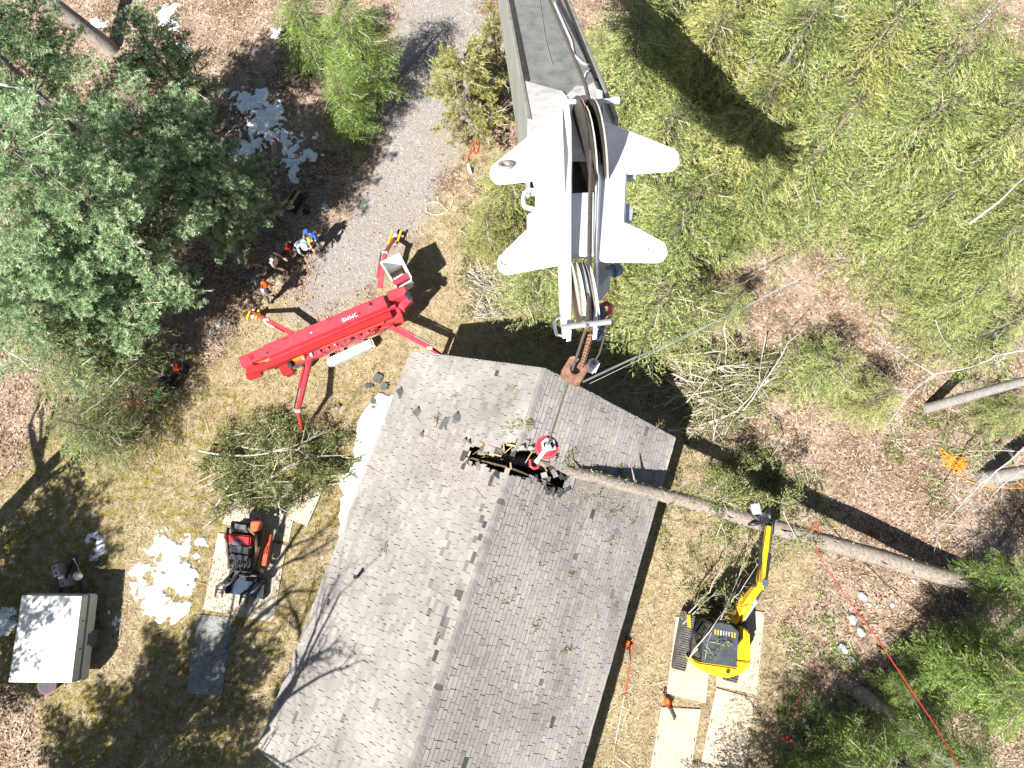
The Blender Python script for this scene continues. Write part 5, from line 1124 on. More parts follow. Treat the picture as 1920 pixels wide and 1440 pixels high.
for i_, v_ in enumerate(tk_.v):
    if i_ < len(fine)*nr_:
        c_ = fine[i_//nr_]; q_ = Vector(v_)-c_; a1 = (i_ % nr_)*1.7+13; tk_.v[i_] = tuple(c_+q_*(1+.07*(float(vnoise(np.array([a1]), np.array([i_//nr_*.45]))[0])-.5)*2))
tk_.build('trunk', BARK_L, log)
LIT = Mtint('trunk_moss', [(0, (.12, .11, .04)), (.5, (.24, .22, .12)), (1, (.40, .36, .26))], .9)
nn_ = 1500; ii_ = RNG.integers(0, len(fine), nn_); ang_ = RNG.uniform(-1.2, 1.2, nn_)
Pm = np.array([tuple(fine[i]+Vector((math.sin(a)*fr[i]*.4, math.sin(a)*fr[i]*.9, math.cos(a)*fr[i]*1.02))) for i, a in zip(ii_, ang_)])+RNG.normal(0, .05, (nn_, 3))*np.array([1, .3, .05])
V, F = leaf_quads(Pm, unit(RNG.normal(0, 1, (nn_, 3))*np.array([1, 1, .25])), RNG.uniform(.05, .13, nn_), RNG.uniform(.02, .05, nn_)); np_mesh('bark_flakes', V, F, LIT, log, {'tint': np.repeat(RNG.random(nn_), 4)})['kind'] = 'stuff'
d0 = (LP[0]-LP[1]).normalized(); MB().cyl(LP[0]-d0*.01, LP[0]+d0*.012, .30, 18).build('cut_face', M('cut_wood', (.30, .21, .13), .8, var=.25), log)
for f, L_ in ((5, .25), (9, .2), (15, .5), (24, .35), (30, .55), (12, .3), (20, .25), (27, .35), (33, .2), (40, .3), (47, .45), (52, .3), (56, .4)):
    p = fine[f]; a_ = random.uniform(0, 6.28); MB().tube([p, p+Vector((math.cos(a_)*.2, math.sin(a_)*.2, fr[f]*.8)), p+Vector((math.cos(a_)*.2, math.sin(a_)*.2, fr[f]*.8))+Vector((math.cos(a_), math.sin(a_), .5))*L_], [.05, .035, .015], 6).build('branch_stub', BARK_L, log)

# ------------------------------------------------------------ brush piles and cut branches
def spray(mb_pts, rnd, pts, dens=30, spread=.35, L=.12):
    """needles along a cut branch"""
    P, D = [], []
    for i in range(len(pts)-1):
        a, b = np.array(pts[i]), np.array(pts[i+1]); n = max(2, int(np.linalg.norm(b-a)*dens))
        t = RNG.random((n, 1)); P.append(a+(b-a)*t+RNG.normal(0, spread*.4, (n, 3))*np.array([1, 1, .35])); D.append(unit(unit(b-a)+RNG.normal(0, .7, (n, 3))))
    P, D = np.concatenate(P), np.concatenate(D); P[:, 2] = np.maximum(P[:, 2], .06); mb_pts.append((P, D))
def brush(name, label, poly, n, ang, hgt, fol, mat, seed, Lr=(1.0, 3.0), rr=(.012, .035), explicit=(), leafm=None, z0=None, group='piles of cut branches'):
    rn = random.Random(seed); P2 = gpoly(poly); arr = np.array(P2); c = arr.mean(0)
    t = thing(name, label, 'brush pile', (c[0], c[1], 0), group); fl = []; cnt = 0; small = MB()
    def one(pts, rad, as_part):
        nonlocal cnt
        m_ = MB() if as_part else small
        m_.tube(pts, rad, 6 if as_part else 4, cap=as_part)
        if as_part: m_.build('branch', mat, t); cnt += 1
    for e in explicit:
        pts = [at(x, y, z) for x, y, z in e[:-1]]; fp = []
        for i in range(len(pts)-1):
            for k in range(3): fp.append(pts[i].lerp(pts[i+1], k/3)+Vector((rn.gauss(0, .02), rn.gauss(0, .02), rn.gauss(0, .02))))
        fp.append(pts[-1]); r0 = e[-1]; one(fp, [r0*(1-.75*i/(len(fp)-1)) for i in range(len(fp))], True)
        for _ in range(7):
            i = rn.randint(1, len(fp)-2); d = (fp[i+1]-fp[i]).normalized(); o = Vector((rn.gauss(0, .8), rn.gauss(0, .8), rn.uniform(-.2, .5))); q = fp[i]+(d+o).normalized()*rn.uniform(.3, .9); one([fp[i], fp[i].lerp(q, .5)+Vector((0, 0, .04)), q], [r0*.4, r0*.28, r0*.1], False); fl.append(((fp[i].lerp(q, .3)), q))
    tries = 0; k_ = 0
    while k_ < n and tries < n*40:
        tries += 1; x = rn.uniform(arr[:, 0].min(), arr[:, 0].max()); y = rn.uniform(arr[:, 1].min(), arr[:, 1].max())
        s = float(sdf(np.array([x]), np.array([y]), P2)[0])
        if s < 0: continue
        k_ += 1; L_ = rn.uniform(*Lr)*min(1, .5+s); a_ = math.radians(rn.gauss(ang, 24)) if rn.random() < .75 else rn.uniform(0, 6.28); z = rn.uniform(.05, hgt*min(1, .3+s)); dz = rn.gauss(0, .12)
        d = Vector((math.cos(a_), math.sin(a_), dz)); c_ = Vector((x, y, z)); bow = Vector((-d.y, d.x, 0))*rn.gauss(0, .10)*L_
        pts = [c_-d*L_/2, c_-d*L_*.17+bow*.7, c_+d*L_*.17+bow, c_+d*L_/2]
        for p in pts: p.z = max(p.z, .04)
        r0 = rn.uniform(*rr); one(pts, [r0, r0*.85, r0*.65, r0*.3], r0 > rr[0]+(rr[1]-rr[0])*.72)
        for _ in range(rn.randint(1, 4)):
            i = rn.randint(1, 2); q = pts[i]+(d*rn.choice((1, 1, -1))+Vector((rn.gauss(0, .7), rn.gauss(0, .7), rn.uniform(0, .5)))).normalized()*rn.uniform(.2, .7); one([pts[i], q], [r0*.4, r0*.12], False)
            if rn.random() < fol: fl.append((pts[i], q))
        if rn.random() < fol: fl.append((pts[2], pts[3]))
    if small.v: small.build('thin_branches', mat, t)['kind'] = 'stuff'
    if fl and leafm:
        acc = []
        for a, b in fl: spray(acc, rn, [tuple(a), tuple(b)], 150 if fol > .5 else 80, .22)
        P = np.concatenate([p for p, _ in acc]); D = np.concatenate([d for _, d in acc]); nn = len(P)
        V, F = leaf_quads(P, D, .12*RNG.uniform(.6, 1.4, nn), .036*RNG.uniform(.7, 1.3, nn))
        np_mesh('foliage', V, F, leafm, t, {'tint': np.repeat(np.clip(RNG.normal(.5, .2, nn), 0, 1), 4)})['kind'] = 'stuff'
    return t
BRL = Mtint('cut_foliage', [(0, (.04, .058, .018)), (.3, (.125, .155, .045)), (.6, (.225, .25, .085)), (1, (.36, .35, .15))], .6, .25, nscale=1.2, namt=.5)
brush('brush_pile', 'green brush pile with pale stripped limbs between spider lift and tracked loader', [(375, 880), (440, 810), (500, 775), (560, 790), (640, 830), (668, 870), (650, 920), (590, 930), (540, 950), (470, 950), (420, 940)], 120, 12, .75, .9, TWIG, 3, (.7, 1.9), (.008, .026),
      [((373, 846, .5), (430, 855, .6), (500, 850, .8), (545, 838, .9), (608, 808, .7), .045), ((455, 838, .5), (510, 846, .8), (560, 842, .9), (600, 862, .7), .035), ((485, 912, .4), (530, 880, .7), (575, 858, .8), (655, 853, .6), .04), ((520, 870, .6), (545, 850, .8), (575, 830, .7), (594, 810, .6), .05), ((380, 990, .2), (410, 965, .25), (440, 945, .3), (470, 925, .4), .03), ((524, 885, .5), (560, 875, .7), (600, 865, .6), .03), ((405, 950, .3), (420, 925, .4), (440, 895, .6), (465, 870, .7), .03), ((500, 905, .5), (520, 865, .8), (530, 830, .7), .03), ((530, 968, .9), (524, 948, 1.0), (520, 930, 1.0), .05)], BRL)
brush('brush_pile', 'wide grey brush pile of limbs in the sun beyond the gable shadow', [(1262, 690), (1330, 655), (1420, 650), (1470, 690), (1440, 740), (1390, 800), (1310, 810), (1280, 760)], 190, 14, .7, .5, TWIG, 5, (1.0, 2.8), (.010, .032),
      [((1247, 669, .5), (1290, 664, .6), (1340, 661, .6), (1388, 653, .5), .05), ((1358, 600, .9), (1361, 640, .9), (1360, 685, .6), .045), ((1275, 743, .4), (1330, 735, .5), (1400, 712, .6), (1428, 700, .5), .04), ((1330, 795, .4), (1380, 770, .5), (1420, 730, .7), (1460, 700, .8), .045), ((1320, 695, .6), (1360, 686, .7), (1405, 684, .7), (1450, 676, .6), .04), ((1250, 712, .4), (1285, 735, .5), (1315, 732, .4), .035), ((1250, 808, .3), (1300, 802, .4), (1360, 778, .5), .05), ((1265, 702, .4), (1290, 712, .5), (1320, 732, .4), .04)], BRL)
brush('stick_pile', 'tangle of grey sticks on the lawn between spider lift and crane tip', [(872, 520), (905, 500), (950, 520), (965, 570), (950, 600), (895, 595), (880, 560)], 130, -40, .5, .06, TWIG, 7, (.5, 1.4), (.010, .026), [((845, 515, .2), (870, 520, .25), (900, 524, .3), .022), ((862, 432, .15), (880, 445, .2), (895, 455, .2), .025), ((895, 395, .2), (885, 420, .2), (875, 430, .15), .02), ((908, 430, .2), (918, 442, .2), (925, 450, .2), .03), ((905, 405, .2), (898, 425, .2), .03)], BRL)
brush('brush_pile', 'dark tangle of branches lying in the gable shadow of the house', [(900, 612), (1000, 615), (1060, 640), (1180, 660), (1260, 720), (1270, 790), (1200, 740), (1100, 690), (980, 640), (900, 630)], 60, 25, .4, .1, TWIG, 9, (1.0, 2.4), (.010, .026), [((1110, 710, .5), (1180, 678, .6), (1245, 650, .7), .03), ((1100, 700, .5), (1170, 670, .6), (1240, 640, .8), .04)], BRL)
brush('brush_pile', 'leafy cut limbs scattered round the grapple of the excavator', [(1330, 900), (1400, 850), (1460, 880), (1440, 960), (1400, 1000), (1350, 990)], 60, 60, .6, .9, TWIG, 12, (.6, 1.5), (.008, .02), [((1415, 880, .4), (1440, 865, .5), (1475, 815, .7), .03), ((1330, 968, 2.9), (1372, 925, 3.2), (1390, 885, 2.6), .022), ((1345, 1005, 2.0), (1362, 960, 3.2), (1350, 915, 3.1), .018), ((1310, 925, 3.3), (1345, 935, 3.5), (1400, 960, 3.2), .02), ((1470, 960, 2.9), (1490, 1010, 2.5), (1515, 1050, 1.6), .016), ((1440, 935, 2.6), (1475, 945, 2.9), (1520, 915, 2.2), .016)], BRL)
brush('brush_pile', 'broken limbs draped over the front of the yellow excavator', [(1300, 1180), (1330, 1130), (1390, 1080), (1400, 1100), (1350, 1150), (1320, 1200)], 6, 55, .3, .4, TWIG, 14, (.5, 1.2), (.006, .014), [((1292, 1235, 2.0), (1330, 1180, 2.7), (1370, 1130, 2.2), (1390, 1085, 1.8), .024), ((1296, 1228, 1.9), (1350, 1160, 2.4), (1385, 1080, 1.6), (1402, 1030, 1.5), (1400, 985, 1.4), .022), ((1290, 1150, 1.2), (1330, 1110, 1.5), (1355, 1060, 1.4), (1364, 1025, 1.3), (1355, 990, 1.2), .026), ((1370, 1130, 2.2), (1395, 1100, 2.4), (1430, 1040, 2.6), (1475, 1010, 2.8), .014), ((1280, 1170, .9), (1310, 1140, 1.3), (1345, 1105, 1.4), .02)], BRL)

# green and woody litter strewn round the felled trunk and under the hemlocks
def litter(name, poly, n, mat, label=None, zmax=.12, L=.12, W=.034):
    P2 = gpoly(poly); arr = np.array(P2); x = RNG.uniform(arr[:, 0].min(), arr[:, 0].max(), n*2); y = RNG.uniform(arr[:, 1].min(), arr[:, 1].max(), n*2)
    k = (sdf(x, y, P2)+(fbm(x*1.1, y*1.1, 3)-.5)*3 > .2) & (sdf(x, y, HOUSE_F) < 0) & (fbm(x*1.7+31, y*1.7+5, 4) > .47); x, y = x[k], y[k]; m = len(x)
    P = np.stack([x, y, gh(x, y)+.03+RNG.random(m)*zmax], 1); D = unit(RNG.normal(0, 1, (m, 3))*np.array([1, 1, .25])); V, F = leaf_quads(P, D, L*RNG.uniform(.5, 1.6, m), W*RNG.uniform(.6, 1.3, m))
    tag(np_mesh(name, V, F, mat, attrs={'tint': np.repeat(RNG.random(m), 4)}), kind='stuff')
litter('needle_litter', [(1255, 830), (1300, 800), (1480, 830), (1560, 960), (1470, 1060), (1420, 1130), (1260, 1090), (1230, 1000)], 9000, BRL)
litter('needle_litter', [(1640, 830), (1780, 700), (1920, 760), (1920, 860), (1800, 960), (1700, 900)], 5000, CEDAR)
litter('needle_litter', [(860, 240), (920, 240), (960, 500), (900, 600), (850, 480)], 5000, BRL)
litter('needle_litter', [(1440, 1150), (1560, 1100), (1620, 1250), (1560, 1420), (1460, 1400)], 3500, CEDAR)
litter('twig_litter', [(1240, 830), (1480, 820), (1640, 930), (1560, 1080), (1260, 1100)], 1500, TWIG, L=.5, W=.016)
litter('twig_litter', [(1300, 640), (1920, 640), (1920, 1000), (1500, 960)], 1600, TWIG, L=.5, W=.016)
# ------------------------------------------------------------ people
def person(px, py, face, label, shirt, trousers, bend=0.0, arms=((.1, .3, .0), (.1, .3, .0)), head_tilt=.25, step=.12, hat=None, hair=None, sleeves=True, held=None):
    """standing adult; face = heading in degrees; bend = torso lean; arms = (elbow forward, hand forward, hand outward) for left and right"""
    base = ga(px, py, .02); t = thing('person', label, 'person', base, 'workers standing in the shade by the driveway', math.radians(face))
    cb, sb = math.cos(bend), math.sin(bend)
    up = lambda x, y, z: (x+(z-.95)*sb, y, .95+(z-.95)*cb) if z > .95 else (x, y, z)
    V = []; E_ = []; Rr = []; K = []
    def vert(p, r, k, link_=None):
        V.append(p); Rr.append(r); K.append(k)
        if link_ is not None: E_.append((link_, len(V)-1))
        return len(V)-1
    pel = vert((0, 0, .96), (.155, .125), 'T'); wa = vert(up(0, 0, 1.12), (.14, .115), 'S', pel); chs = vert(up(.01, 0, 1.32), (.17, .125), 'S', wa); nb = vert(up(.0, 0, 1.46), (.085, .08), 'S', chs); nk = vert(up(.02, 0, 1.53), (.058, .058), 'K', nb)
    for s in (-1, 1):
        hp_ = vert((0, s*.10, .88), (.095, .095), 'T', pel); kn = vert((step*.5*s+.03, s*.11, .50), (.068, .068), 'T', hp_); an = vert((step*s-.02, s*.12, .10), (.048, .048), 'T', kn); vert((step*s+.14, s*.14, .05), (.042, .038), 'B', an)
    hands = []
    for s, (ef, hf, ho) in zip((1, -1), arms):
        sh = vert(up(0, s*.185, 1.42), (.068, .066), 'S', chs); sp = Vector(V[sh])
        el = sp+Vector((ef, s*.07, -.26)); hnd = el+Vector((hf*.62, -s*.06+ho*s, -.20+hf*.22)); e = vert(tuple(el), (.046, .046), 'S' if sleeves else 'K', sh); w_ = vert(tuple(hnd), (.030, .030), 'K', e); hands.append((el, hnd))
    me = bpy.data.meshes.new('body_skeleton'); me.from_pydata(V, E_, []); o = bpy.data.objects.new('body_skeleton', me); COL.objects.link(o)
    sk_ = o.modifiers.new('skin', 'SKIN'); ss_ = o.modifiers.new('sub', 'SUBSURF'); ss_.levels = 1
    for i, d in enumerate(me.skin_vertices[0].data): d.radius = Rr[i]; d.use_root = (i == 0)
    bpy.context.view_layer.update(); bmh = bpy.data.meshes.new_from_object(o.evaluated_get(bpy.context.evaluated_depsgraph_get())); bpy.data.objects.remove(o)
    for m_ in (shirt, trousers, SKIN, BOOT): bmh.materials.append(m_)
    kd = {'S': 0, 'T': 1, 'K': 2, 'B': 3}; segs = [(Vector(V[a]), Vector(V[b]), kd[K[b]]) for a, b in E_]
    for p in bmh.polygons:
        c = p.center; best = min(segs, key=lambda s: ((s[0]+(s[1]-s[0])*max(0, min(1, (c-s[0]).dot(s[1]-s[0])/(s[1]-s[0]).length_squared)))-c).length)
        p.material_index = best[2]; p.use_smooth = True
    bmh.name = 'body'; link('body', bmh, t)
    WL[t.name] = Vector((0, 0, 0))
    hc = Vector(up(.03+.05*head_tilt, 0, 1.64))+Vector((.06*sb, 0, 0)); HR = Matrix.Rotation(bend*.7+head_tilt, 3, 'Y'); hm = MB()
    hm.ball(hc, (.098, .078, .118), 16, 12, R=HR); hm.ball(hc+HR @ Vector((.092, 0, -.012)), (.022, .014, .022), 8, 6, R=HR)
    for s in (-1, 1): hm.ball(hc+HR @ Vector((-.005, s*.078, -.01)), (.022, .012, .032), 8, 6, R=HR)
    hm.ball(hc+HR @ Vector((.085, 0, -.055)), (.012, .026, .008), 8, 5, R=HR)
    hm.build('head', SKIN, t)
    ey = MB()
    for s in (-1, 1): ey.ball(hc+HR @ Vector((.088, s*.032, .015)), (.010, .013, .009), 8, 5, R=HR)
    ey.build('eyes', BLACK, t)
    if hair: MB().ball(hc+HR @ Vector((-.012, 0, .012)), (.108, .09, .122), 16, 10, R=HR @ Matrix.Rotation(-.35, 3, 'Y'), z0=-.15).build('hair', hair, t)
    if hat:
        h_ = MB(); h_.ball(hc+HR @ Vector((-.005, 0, .045)), (.135, .115, .105), 20, 10, R=HR, z0=-.05); h_.cyl(hc+HR @ Vector((.03, 0, .035)), hc+HR @ Vector((.03, 0, .047)), .145, 20); h_.build('helmet', hat, t)
    for (el, hnd), s in zip(hands, (1, -1)):
        d = (hnd-el).normalized(); sd = d.cross(Vector((0, 0, 1))).normalized(); h_ = MB(); pc = hnd+d*.05; RM = Matrix((d, sd, d.cross(sd))).transposed(); h_.ball(pc, (.052, .042, .018), 10, 6, R=RM)
        for k, (off, ln) in enumerate(((-.03, .062), (-.01, .074), (.01, .07), (.03, .056))):
            a = pc+d*.035+sd*off; h_.tube([a, a+d*ln*.55+Vector((0, 0, -.008)), a+d*ln+Vector((0, 0, -.028))], [.0095, .009, .007], 6)
        a = pc-d*.02-sd*s*.038; h_.tube([a, a+d*.03-sd*s*.022, a+d*.06-sd*s*.02], [.011, .010, .008], 6); h_.build('hand', SKIN, t)
    WL[t.name] = base; return t, base, hands
BOOT = M('work_boot', (.07, .05, .035), .8, var=.2)
DENIM = cloth('denim', (.10, .15, .20)); DKTR = cloth('dark_trousers', (.035, .04, .04)); OLTR = cloth('olive_trousers', (.12, .11, .07))
HAIRB = M('brown_hair', (.05, .03, .02), .7, bump=.5)
HEL_O = M('orange_helmet', (.80, .14, .01), .3, var=.05, bump=0); HEL_W = M('white_helmet', (.75, .76, .76), .3, var=.04, bump=0); HEL_Y = M('yellow_helmet', (.72, .62, .10), .35, var=.06, bump=0)
person(600, 463, -110, 'person in a blue shirt holding a yellow hard hat, nearest the driveway', cloth('blue_shirt', (.035, .10, .42)), DENIM, .12, ((.12, .4, -.05), (.12, .4, -.05)), .3, hair=M('blue_cap', (.02, .07, .30), .8))
person(571, 476, -38, 'person in a pale blue jacket and white helmet bending forward', cloth('pale_blue_jacket', (.38, .50, .54)), DKTR, .75, ((.1, .25, 0), (.1, .2, 0)), .2, hat=HEL_W)
person(531, 511, -15, 'person in a white t-shirt with dark hair and bare arms', cloth('white_tshirt', (.62, .62, .62)), DKTR, .15, ((.04, .3, .02), (.06, .3, .02)), .3, hair=HAIRB, sleeves=False)
person(512, 564, 5, 'person in an orange helmet and light grey long-sleeved top looking at a phone', cloth('light_grey_top', (.58, .58, .58)), OLTR, .2, ((.1, .42, -.10), (.1, .42, -.10)), .5, hat=HEL_O)
person(488, 531, 20, 'person in dark clothes with a bare head standing deepest in the shade', cloth('navy_top', (.03, .05, .075)), cloth('teal_trousers', (.06, .10, .12)), .1, ((.1, .3, 0), (.1, .3, 0)), .1, hair=M('grey_hair', (.25, .18, .14), .8))
hp_ = at(577, 451, 1.15); hh = thing('hard_hat', 'yellow hard hat in the hands of the person in the blue shirt', 'hard hat', hp_); h_ = MB(); h_.ball(hp_, (.14, .12, .11), 18, 9, z0=-.02); h_.cyl(hp_+Vector((.02, 0, -.01)), hp_+Vector((.02, 0, .004)), .15, 20); h_.build('shell', HEL_Y, hh)
pp = at(501, 541, 1.1); ph = thing('phone', 'dark phone held by the person in the orange helmet', 'phone', pp); MB().box(pp, (.08, .15, .01), .3).build('case', BLACK, ph, .004); MB().box(pp+Vector((0, 0, .0065)), (.07, .135, .002), .3).build('screen', GLASS, ph)

# ------------------------------------------------------------ tools and small things
def chainsaw(px, py, ang, label, z=.0, bar=.55, body=None, group='chainsaws and saws left lying about', bm_=None):
    p = ga(px, py, z); t = thing('chainsaw', label, 'chainsaw', p, group); R = Matrix.Rotation(math.radians(ang), 3, 'Z'); w = lambda x, y, zz: p+R @ Vector((x, y, zz)); rz = math.radians(ang)
    MB().box(w(0, 0, .11), (.30, .17, .17), rz).build('motor_body', body or ORANGE, t, .035, 2)
    MB().box(w(.02, -.10, .11), (.20, .03, .14), rz).build('starter_cover', body or ORANGE, t, .01)
    MB().tube([w(-.13, 0, .12), w(-.26, .02, .17), w(-.38, .02, .13), w(-.36, .02, .06), w(-.16, .0, .06)], .02, 8).build('rear_handle', BLACK, t)
    MB().tube([w(.06, -.11, .06), w(.06, -.12, .22), w(.06, .0, .27), w(.06, .12, .20), w(.06, .11, .05)], .014, 8).build('front_handle', BLACK, t)
    MB().prism([w(.14, .03, .11), w(.14+bar, .035, .115), w(.18+bar, .0, .115), w(.14+bar, -.035, .115), w(.14, -.04, .11)], (0, 0, -.012)).build('bar', bm_ or STEEL, t)
    MB().box(w(.13, 0, .24), (.02, .16, .10), rz).build('hand_guard', BLACK, t, .006); return t
chainsaw(1250, 1316, -68, 'orange chainsaw lying on the pale mat below the excavator', .05, .42, None, bm_=M('dark_bar', (.09, .08, .07), .5, .5))
chainsaw(1175, 1208, -85, 'orange chainsaw in the shade right under the right eave', .02, .4)
chainsaw(246, 757, 105, 'red chainsaw with pale upright bar at the left end of the tool heap', .05, .35, M('saw_red', (.55, .08, .02), .5), bm_=M('pale_bar', (.6, .6, .58), .4, .3))
chainsaw(268, 756, 10, 'red and black chainsaw in the tool heap beside the green bottle', .05, .25, DRED)
chainsaw(543, 466, 55, 'red and black chainsaw on the ground between two workers', .02, .3, DRED)
def coil(name, label, cat, pts, r, mat, closed=False, grp=None):
    P = [ga(x, y, z) for x, y, z in pts]; t = thing(name, label, cat, P[0], grp)
    f = []
    n = len(P)
    for i in range(n-1):
        a, b, c, d = P[max(i-1, 0)], P[i], P[i+1], P[min(i+2, n-1)]
        for k in range(5):
            u = k/5; f.append(.5*((2*b)+(c-a)*u+(2*a-5*b+4*c-d)*u*u+(3*b-a-3*c+d)*u**3))
    f.append(P[-1]); MB().tube(f, r, 6).build('strand', mat, t); return t
coil('hose_loop', 'pale hose loop with black ends lying on the driveway edge', 'hose', [(850, 377, .03), (845, 390, .03), (838, 395, .03), (822, 381, .03), (806, 382, .03), (799, 390, .03), (803, 400, .03), (818, 404, .03), (834, 401, .04), (842, 394, .05)], .022, M('pale_hose', (.42, .40, .30), .6))
rr_ = random.Random(4); pts = []
for k in range(46):
    a = k*2.1; pts.append((1786+22*math.cos(a)*rr_.uniform(.4, 1.15)+(k-23)*.55, 868+17*math.sin(a*1.13)*rr_.uniform(.4, 1.2)+(k-23)*.45, .04+.08*rr_.random()))
coil('rope_heap', 'heap of tangled orange rope on brown leaves at the right', 'rope', pts, .014, M('orange_rope', (.80, .27, .02), .7, bump=.4))
coil('loose_rope', 'orange rope running from the heap over the grey trunk to the right edge', 'rope', [(1800, 895, .05), (1830, 908, .1), (1870, 916, .35), (1905, 916, .4), (1890, 905, .5), (1888, 880, .5)], .014, bpy.data.materials['orange_rope'])
rd_pts = [(1516, 985, 2.2), (1523, 1010, 2.1), (1540, 1050, 2.2), (1580, 1110, 2.4), (1640, 1190, 2.8), (1700, 1280, 3.4), (1760, 1370, 4.2), (1800, 1440, 5.0), (1850, 1530, 6.0)]
RDR = M('red_rope', (.52, .03, .03), .7, bump=.4); t = thing('red_rope', 'taut red rope tied to the log and running to the bottom right corner', 'rope', ga(1640, 1190)); P = [at(x, y, z) for x, y, z in rd_pts]; MB().tube(P, .016, 6).build('line', RDR, t)
k_ = MB(); c = at(1522, 1000, 2.0)
for j in range(3): k_.tube([c+Vector((math.cos(a_*.785)*.34*.3, math.sin(a_*.785)*.36, math.cos(a_*.785)*.05+.02*j+.28)) for a_ in range(7)], .018, 6)
k_.build('knot', RDR, t)
p0, p1 = ga(1499, 1292, .15), ga(1477, 1378, .08); t = thing('leaf_rake', 'red leaf rake lying in the shade at the lower right', 'rake', p1)
MB().cyl(p0, p0.lerp(p1, .62), .016, 8).build('handle', RDR, t); MB().cyl(p0.lerp(p1, .62), p1, .013, 8).build('shaft', STEEL, t)
d = (p1-p0).normalized(); s_ = Vector((-d.y, d.x, 0))
for k in range(11):
    a = (k-5)/5; MB().tube([p1, p1+d*.16+s_*a*.24, p1+d*.20+s_*a*.26-Vector((0, 0, .05))], [.012, .011, .008], 5).build('tine', M('rake_red%d' % k, (.55, .05, .05), .6) if k == 0 else bpy.data.materials['rake_red0'], t)
MB().beam(p1+d*.1-s_*.17, p1+d*.1+s_*.17, .03, .015).build('spreader', bpy.data.materials['rake_red0'], t)
a, b, c = ga(1187, 1198, .05), ga(1171, 1302, .06), ga(1152, 1400, .05); t = thing('pole_saw', 'long pole saw, half orange half silver, lying along the right eave', 'pole saw', b)
MB().cyl(a, b, .02, 8).build('orange_section', M('pole_orange', (.72, .10, .02), .5), t); MB().cyl(b, c, .018, 8).build('silver_section', M('pole_silver', (.62, .62, .58), .4, .5), t); MB().cyl(b+(a-b)*.02, b-(a-b)*.02, .032, 10).build('joint', RED, t)
dv = (c-b).normalized(); MB().tube([c, c+dv*.2+Vector((.02, 0, 0)), c+dv*.42+Vector((-.05, 0, 0))], [.03, .02, .006], 6).build('saw_blade', STEEL, t); MB().cyl(c-dv*.1, c+dv*.02, .03, 8).build('saw_head', ORANGE, t)
coil('cord', 'thin pale cord looping beside the pole saw', 'cord', [(1172, 1298, .04), (1182, 1290, .04), (1190, 1282, .04), (1181, 1294, .04), (1188, 1302, .04), (1179, 1310, .04), (1180, 1325, .04), (1172, 1345, .04), (1165, 1370, .04)], .007, M('pale_cord', (.62, .60, .50), .8))
coil('rope_sling', 'red and white rope sling dropped on leaves at the driveway edge', 'sling', [(899, 247, .04), (893, 262, .04), (885, 275, .05), (880, 290, .04), (886, 284, .05), (894, 290, .04), (897, 272, .04), (893, 264, .05), (887, 283, .05), (878, 295, .04), (880, 310, .03), (884, 325, .03)], .022, M('sling_red', (.60, .07, .04), .8))
p = ga(880, 318, .05); t = thing('throw_bag', 'white and black bag at the end of the red sling', 'bag', p); MB().tube([p+Vector((-.03, .2, 0)), p, p+Vector((.08, -.22, 0))], [.05, .08, .05], 8).build('bag', M('bag_white', (.66, .65, .62), .8), t); MB().tube([p+Vector((.08, .05, .01)), p+Vector((.13, -.2, .0))], [.05, .04], 8).build('flap', BLACK, t)
# tool heap on the left lawn edge
p = ga(343, 692); t = thing('backpack_blower', 'red and black backpack blower at the upper end of the tool heap', 'leaf blower', p)
MB().tube([p+Vector((.05, .0, .0)), p+Vector((.05, 0, .34))], [.21, .18], 16).build('fan_housing', BLACK, t, .02); MB().box(p+Vector((-.08, -.05, .30)), (.26, .30, .26), .5).build('motor', M('blower_red', (.45, .05, .02), .5), t, .05, 2)
MB().box(p+Vector((-.24, .02, .2)), (.12, .26, .22), .5).build('tank', M('tank_grey', (.45, .46, .46), .5), t, .03, 2); MB().tube([p+Vector((.1, -.15, .15)), p+Vector((.1, -.4, .2)), p+Vector((-.05, -.62, .12)), p+Vector((-.25, -.85, .1))], .06, 10).build('tube', BLACK, t)
p = ga(316, 722); t = thing('gear_bag', 'black heap of climbing gear in the middle of the tool heap', 'gear', p)
rn = random.Random(6)
for k in range(9): c = p+Vector((rn.uniform(-.22, .22), rn.uniform(-.25, .25), rn.uniform(.05, .18))); MB().ball(c, (rn.uniform(.09, .17), rn.uniform(.08, .14), rn.uniform(.06, .10)), 9, 6, R=Matrix.Rotation(rn.uniform(0, 3), 3, 'Z')).build('pouch', BLACK, t)
for k in range(4): c = p+Vector((.25+.05*k, .32-.13*k, .12)); MB().tube([c+Vector((math.cos(j*.785)*.08, math.sin(j*.785)*.08, 0)) for j in range(9)], .018, 6).build('strap', M('strap_dark', (.09, .035, .03), .8) if k == 0 else BLACK, t)
a, b = ga(302, 735, .10), ga(293, 756, .08); t = thing('fuel_bottle', 'green and black fuel bottle lying by the tool heap', 'bottle', a); MB().cyl(a, a.lerp(b, .55), .085, 14).build('green_half', M('bottle_green', (.02, .34, .12), .4), t, .01); MB().cyl(a.lerp(b, .55), b, .09, 14).build('dark_half', M('bottle_dark', (.10, .12, .12), .4), t, .01); MB().cyl(a-(b-a)*.12, a, .04, 10).build('cap', HEL_W, t)
a, b = ga(277, 722, .06), ga(312, 700, .1); t = thing('grey_tube', 'short grey plastic tube lying above the tool heap', 'tube', a); MB().tube([a, b], [.06, .055], 12).build('tube', M('grey_pvc', (.46, .48, .48), .5), t); MB().cyl(b-(b-a)*.1, b, .07, 12).build('collar', GREYP, t)
